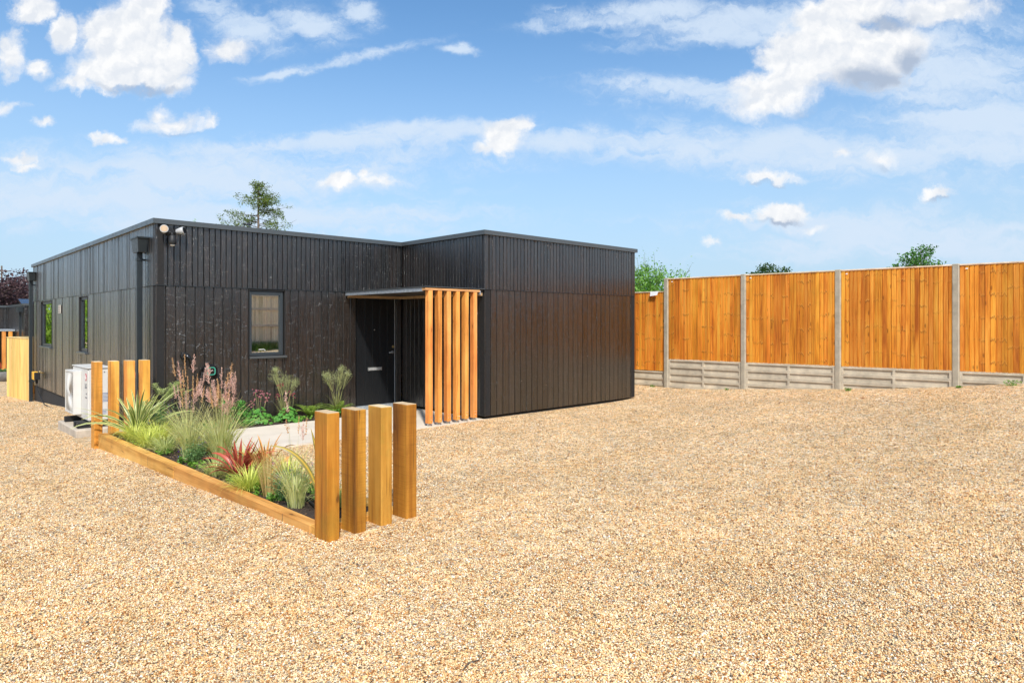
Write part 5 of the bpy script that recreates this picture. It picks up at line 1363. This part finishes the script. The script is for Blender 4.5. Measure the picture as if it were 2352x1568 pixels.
def tree(name, loc, H, label, seed, mt, cat='tree', crown=1.0, lsz=.10, nleaf=9, trunkh=.4, depth=3, kids=(3,4), clump=.22, spread=.6, wd=.55, squash=1.0, group=None):
    t_ = thing(name,label,cat,loc,0,group); rr = random.Random(seed); mb = MB(); ends = []
    top = Vector((rr.uniform(-.1,.1),rr.uniform(-.1,.1),H*trunkh)); mb.tube([(0,0,0),top*.5,top],[H*.03,H*.024,H*.019],9)
    for k in range(5):
        a = 6.283*k/5+rr.uniform(-.4,.4); limbs(mb, top*(.8+.2*rr.random()), Vector((math.cos(a)*.8*crown,math.sin(a)*.8*crown,.75*squash)).normalized(), H*.30*crown, H*.012, depth-1, rr, ends, spread, .15, 4, kids)
    limbs(mb, top, Vector((0,0,1)), H*.32, H*.014, depth-1, rr, ends, spread, .3, 4, kids)
    mb.build('trunk', M_bark, t_)
    ml = MB()
    for (e,dd) in ends:
        for j in range(nleaf): leaf(ml, e+Vector((rr.gauss(0,1),rr.gauss(0,1),rr.gauss(0,.8)))*clump*.5, lsz*rr.uniform(.6,1.3), rr, None, wd)
    ml.build('crown', mt, t_)
    return t_
def clumptree(name, loc, crowns, label, seed, mt, lsz, nleaf, cr, group=None, wd=.6):
    """crowns: (x,y,z,rx,rz,n) ellipsoids filled with leaf clumps hung on limbs"""
    t_ = thing(name,label,'tree',loc,0,group); rr = random.Random(seed); mb = MB(); ml = MB()
    zt_ = min(c[2]-c[4] for c in crowns); mb.tube([(0,0,0),(.03,0,zt_*.5),(0,.02,zt_+.2)],[.045*zt_+.03,.035*zt_+.02,.025*zt_+.02],9)
    for (cx_,cy_,cz_,rx,rz,n) in crowns:
        for k in range(n):
            v = Vector((rr.gauss(0,1),rr.gauss(0,1),rr.gauss(0,1))).normalized()*(rr.random()**.33)*(1 if rr.random() > .08 else 1.15)
            c = Vector((cx_+v.x*rx, cy_+v.y*rx, cz_+v.z*rz)); mid = Vector((cx_*.5+v.x*rx*.35,cy_*.5+v.y*rx*.35,(zt_+c.z)*.5))
            mb.tube([(0,.02,zt_+.1),mid,c],[.022,.014,.004],4,caps=False)
            for j in range(nleaf):
                u_ = Vector((rr.gauss(0,1),rr.gauss(0,1),rr.gauss(0,.6)))*cr*.5; leaf(ml,c+u_,lsz*rr.uniform(.6,1.3),rr,None,wd)
    mb.build('trunk', M_bark, t_); ml.build('crown', mt, t_); return t_
L_t3 = leafmat('tree_bright_green', (0.028,0.115,0.012),(0.10,0.28,0.035)); L_t2 = leafmat('tree_dark_green', (0.03,0.075,0.018),(0.075,0.14,0.035))
L_tp = leafmat('tree_purple', (0.055,0.028,0.034),(0.15,0.085,0.085)); L_tb = leafmat('bush_light_green', (0.09,0.26,0.03),(0.26,0.48,0.08)); L_tc = leafmat('conifer_olive', (0.05,0.10,0.015),(0.20,0.27,0.04))
clumptree('green_tree',(21.9,-4.3,-.2),[(0,0,3.55,.80,.50,60),(-.25,.25,3.05,.85,.5,60),(.18,-.18,4.15,.28,.22,12),(-.15,.15,3.9,.35,.25,14)],'bright green airy tree above the right part of the fence',301,L_t3,.085,22,.17)
clumptree('round_tree',(35.8,7.4,-.5),[(0,0,4.6,1.35,1.05,90),(-.8,.8,4.35,.8,.7,30),(.9,-.9,4.1,.8,.7,30)],'distant dark green domed tree top above the middle fence panels',302,L_t2,.15,40,.34)
clumptree('purple_tree',(.2,31.5,-.9),[(0,0,4.1,2.1,1.35,170),(1.5,.8,3.6,1.3,1.1,70),(-2.2,0,3.6,1.6,1.4,60)],'dark purple-leaved tree behind the neighbouring bungalow',303,L_tp,.15,34,.38)
clumptree('purple_tree',(3.3,34.5,-.9),[(-.2,0,4.4,1.0,1.1,60),(-1.1,-.3,3.9,.9,1.0,50)],'purple-leaved tree partly behind the far downpipe',304,L_tp,.15,34,.38)
clumptree('green_tree',(-3.6,30.0,-.9),[(0,0,2.2,2.0,1.7,150),(.6,-.6,1.3,1.4,1.0,60)],'leafy green tree left of the photo, mirrored in the side windows',305,leafmat('tree_yellow_green',(0.22,0.40,0.04),(0.45,0.62,0.09),transl=.5),.2,34,.5)
# bush with whippy shoots behind the low panels
t_ = thing('willowy_bush','light green bush with whippy shoots rising behind the low fence panels','bush',(11.75,-.55,0)); rr = random.Random(17); mb = MB(); ml = MB()
for k in range(260):
    a = rr.uniform(0,6.283); le = abs(rr.gauss(0,.42)) if k < 170 else rr.uniform(.2,.75); L = rr.uniform(1.9,3.1)*(1-.12*le) if k > 14 else rr.uniform(3.15,3.5)
    q = Vector((rr.gauss(0,.15),rr.gauss(0,.15),0)); d_ = Vector((math.sin(le)*math.cos(a),math.sin(le)*math.sin(a),math.cos(le))); pts = [q.copy()]
    for i in range(14):
        d_ = (d_+Vector((rr.gauss(0,.05),rr.gauss(0,.05),-.012 if i < 9 else .03))).normalized(); q = q+d_*L/14; pts.append(q.copy())
        if i > 5:
            for j in range(13 if i < 12 else 6):
                dl = (Vector((rr.uniform(-1,1),rr.uniform(-1,1),rr.uniform(-.6,.5)))+d_*.3).normalized()
                leaf(ml,q+Vector((rr.gauss(0,.06),rr.gauss(0,.06),rr.gauss(0,.07)))+dl*.03,rr.uniform(.07,.13)*(1 if i < 12 else .6),rr,dl,.34)
    mb.tube(pts,[.010]+[.006]*13+[.002],4,caps=False)
for k in range(230):
    v = Vector((rr.gauss(0,1),rr.gauss(0,1),rr.gauss(0,1))).normalized()*rr.random()**.35; c = Vector((v.x*1.0+.22,v.y*1.0-.22,2.1+v.z*.98)); up2 = Vector((v.x*.5,v.y*.5,1))
    for j in range(34): leaf(ml,c+Vector((rr.gauss(0,.09),rr.gauss(0,.09),rr.gauss(0,.09))),rr.uniform(.06,.12),rr,(up2+Vector((rr.uniform(-1,1),rr.uniform(-1,1),rr.uniform(-1,.6)))),.36)
mb.build('stems', leafmat('bush_stem',(0.16,0.20,0.06),(0.25,0.28,0.10)), t_); ml.build('foliage', L_tb, t_)
# sparse conifer behind the roof
def conifer(loc, H, label, seed):
    t_ = thing('conifer',label,'tree',loc); rr = random.Random(seed); mb = MB(); ml = MB()
    mb.tube([(0,0,0),(.02,0,H*.5),(0,.02,H-.25)],[.12,.07,.02],8)
    for k in range(60):
        z = H*(.50+.50*(k/60)**.85); fr = (H-z)/(H*.48); a = rr.uniform(0,6.283); L = (.30+2.0*fr**.8)*rr.uniform(.45,1.15)
        pts = [Vector((0,0,z-.15))]; d_ = Vector((math.cos(a),math.sin(a),rr.uniform(-.05,.40))).normalized(); q = pts[0].copy()
        for i in range(6):
            d_ = (d_+Vector((rr.gauss(0,.08),rr.gauss(0,.08),-.05+.07*i/3))).normalized(); q = q+d_*L/6; pts.append(q.copy())
            if i >= (2 if fr > .35 else 0) and rr.random() < .9:
                for j in range(rr.randint(2,4)):
                    c = q+Vector((rr.gauss(0,.06),rr.gauss(0,.06),rr.gauss(0,.05))); v = Vector((rr.gauss(0,1),rr.gauss(0,1),-.5+rr.gauss(0,.5))).normalized()
                    for u_ in range(15): leaf(ml, c+v*u_*.018+Vector((rr.gauss(0,.032),rr.gauss(0,.032),rr.gauss(0,.032))), .062*rr.uniform(.6,1.3), rr, (v+Vector((rr.gauss(0,.6),rr.gauss(0,.6),rr.gauss(0,.6)))), .42)
        mb.tube(pts,[.016,.012,.009,.007,.005,.004,.002],4,caps=False)
    mb.build('trunk', M_bark, t_); ml.build('crown', L_tc, t_)
conifer((6.92,12.85,-.5),7.3,'sparse olive conifer rising behind the bungalow roof',401)
t_ = thing('sapling','tip of a young tree just showing above the roof edge','sapling',(4.62,12.5,-.5)); rr = random.Random(3); mb = MB(); ml = MB(); mb.tube([(0,0,0),(.02,0,5.1),(-.02,0,5.45)],[.05,.02,.006],6)
for k in range(70): a = rr.uniform(0,6.283); z = rr.uniform(4.6,5.55); q = .22*rr.random()*(1.2-(z-4.6)); leaf(ml,(q*math.cos(a),q*math.sin(a),z),.07,rr,Vector((math.cos(a),math.sin(a),-.4)),.4)
mb.build('trunk', M_bark, t_); ml.build('crown', L_tb, t_)
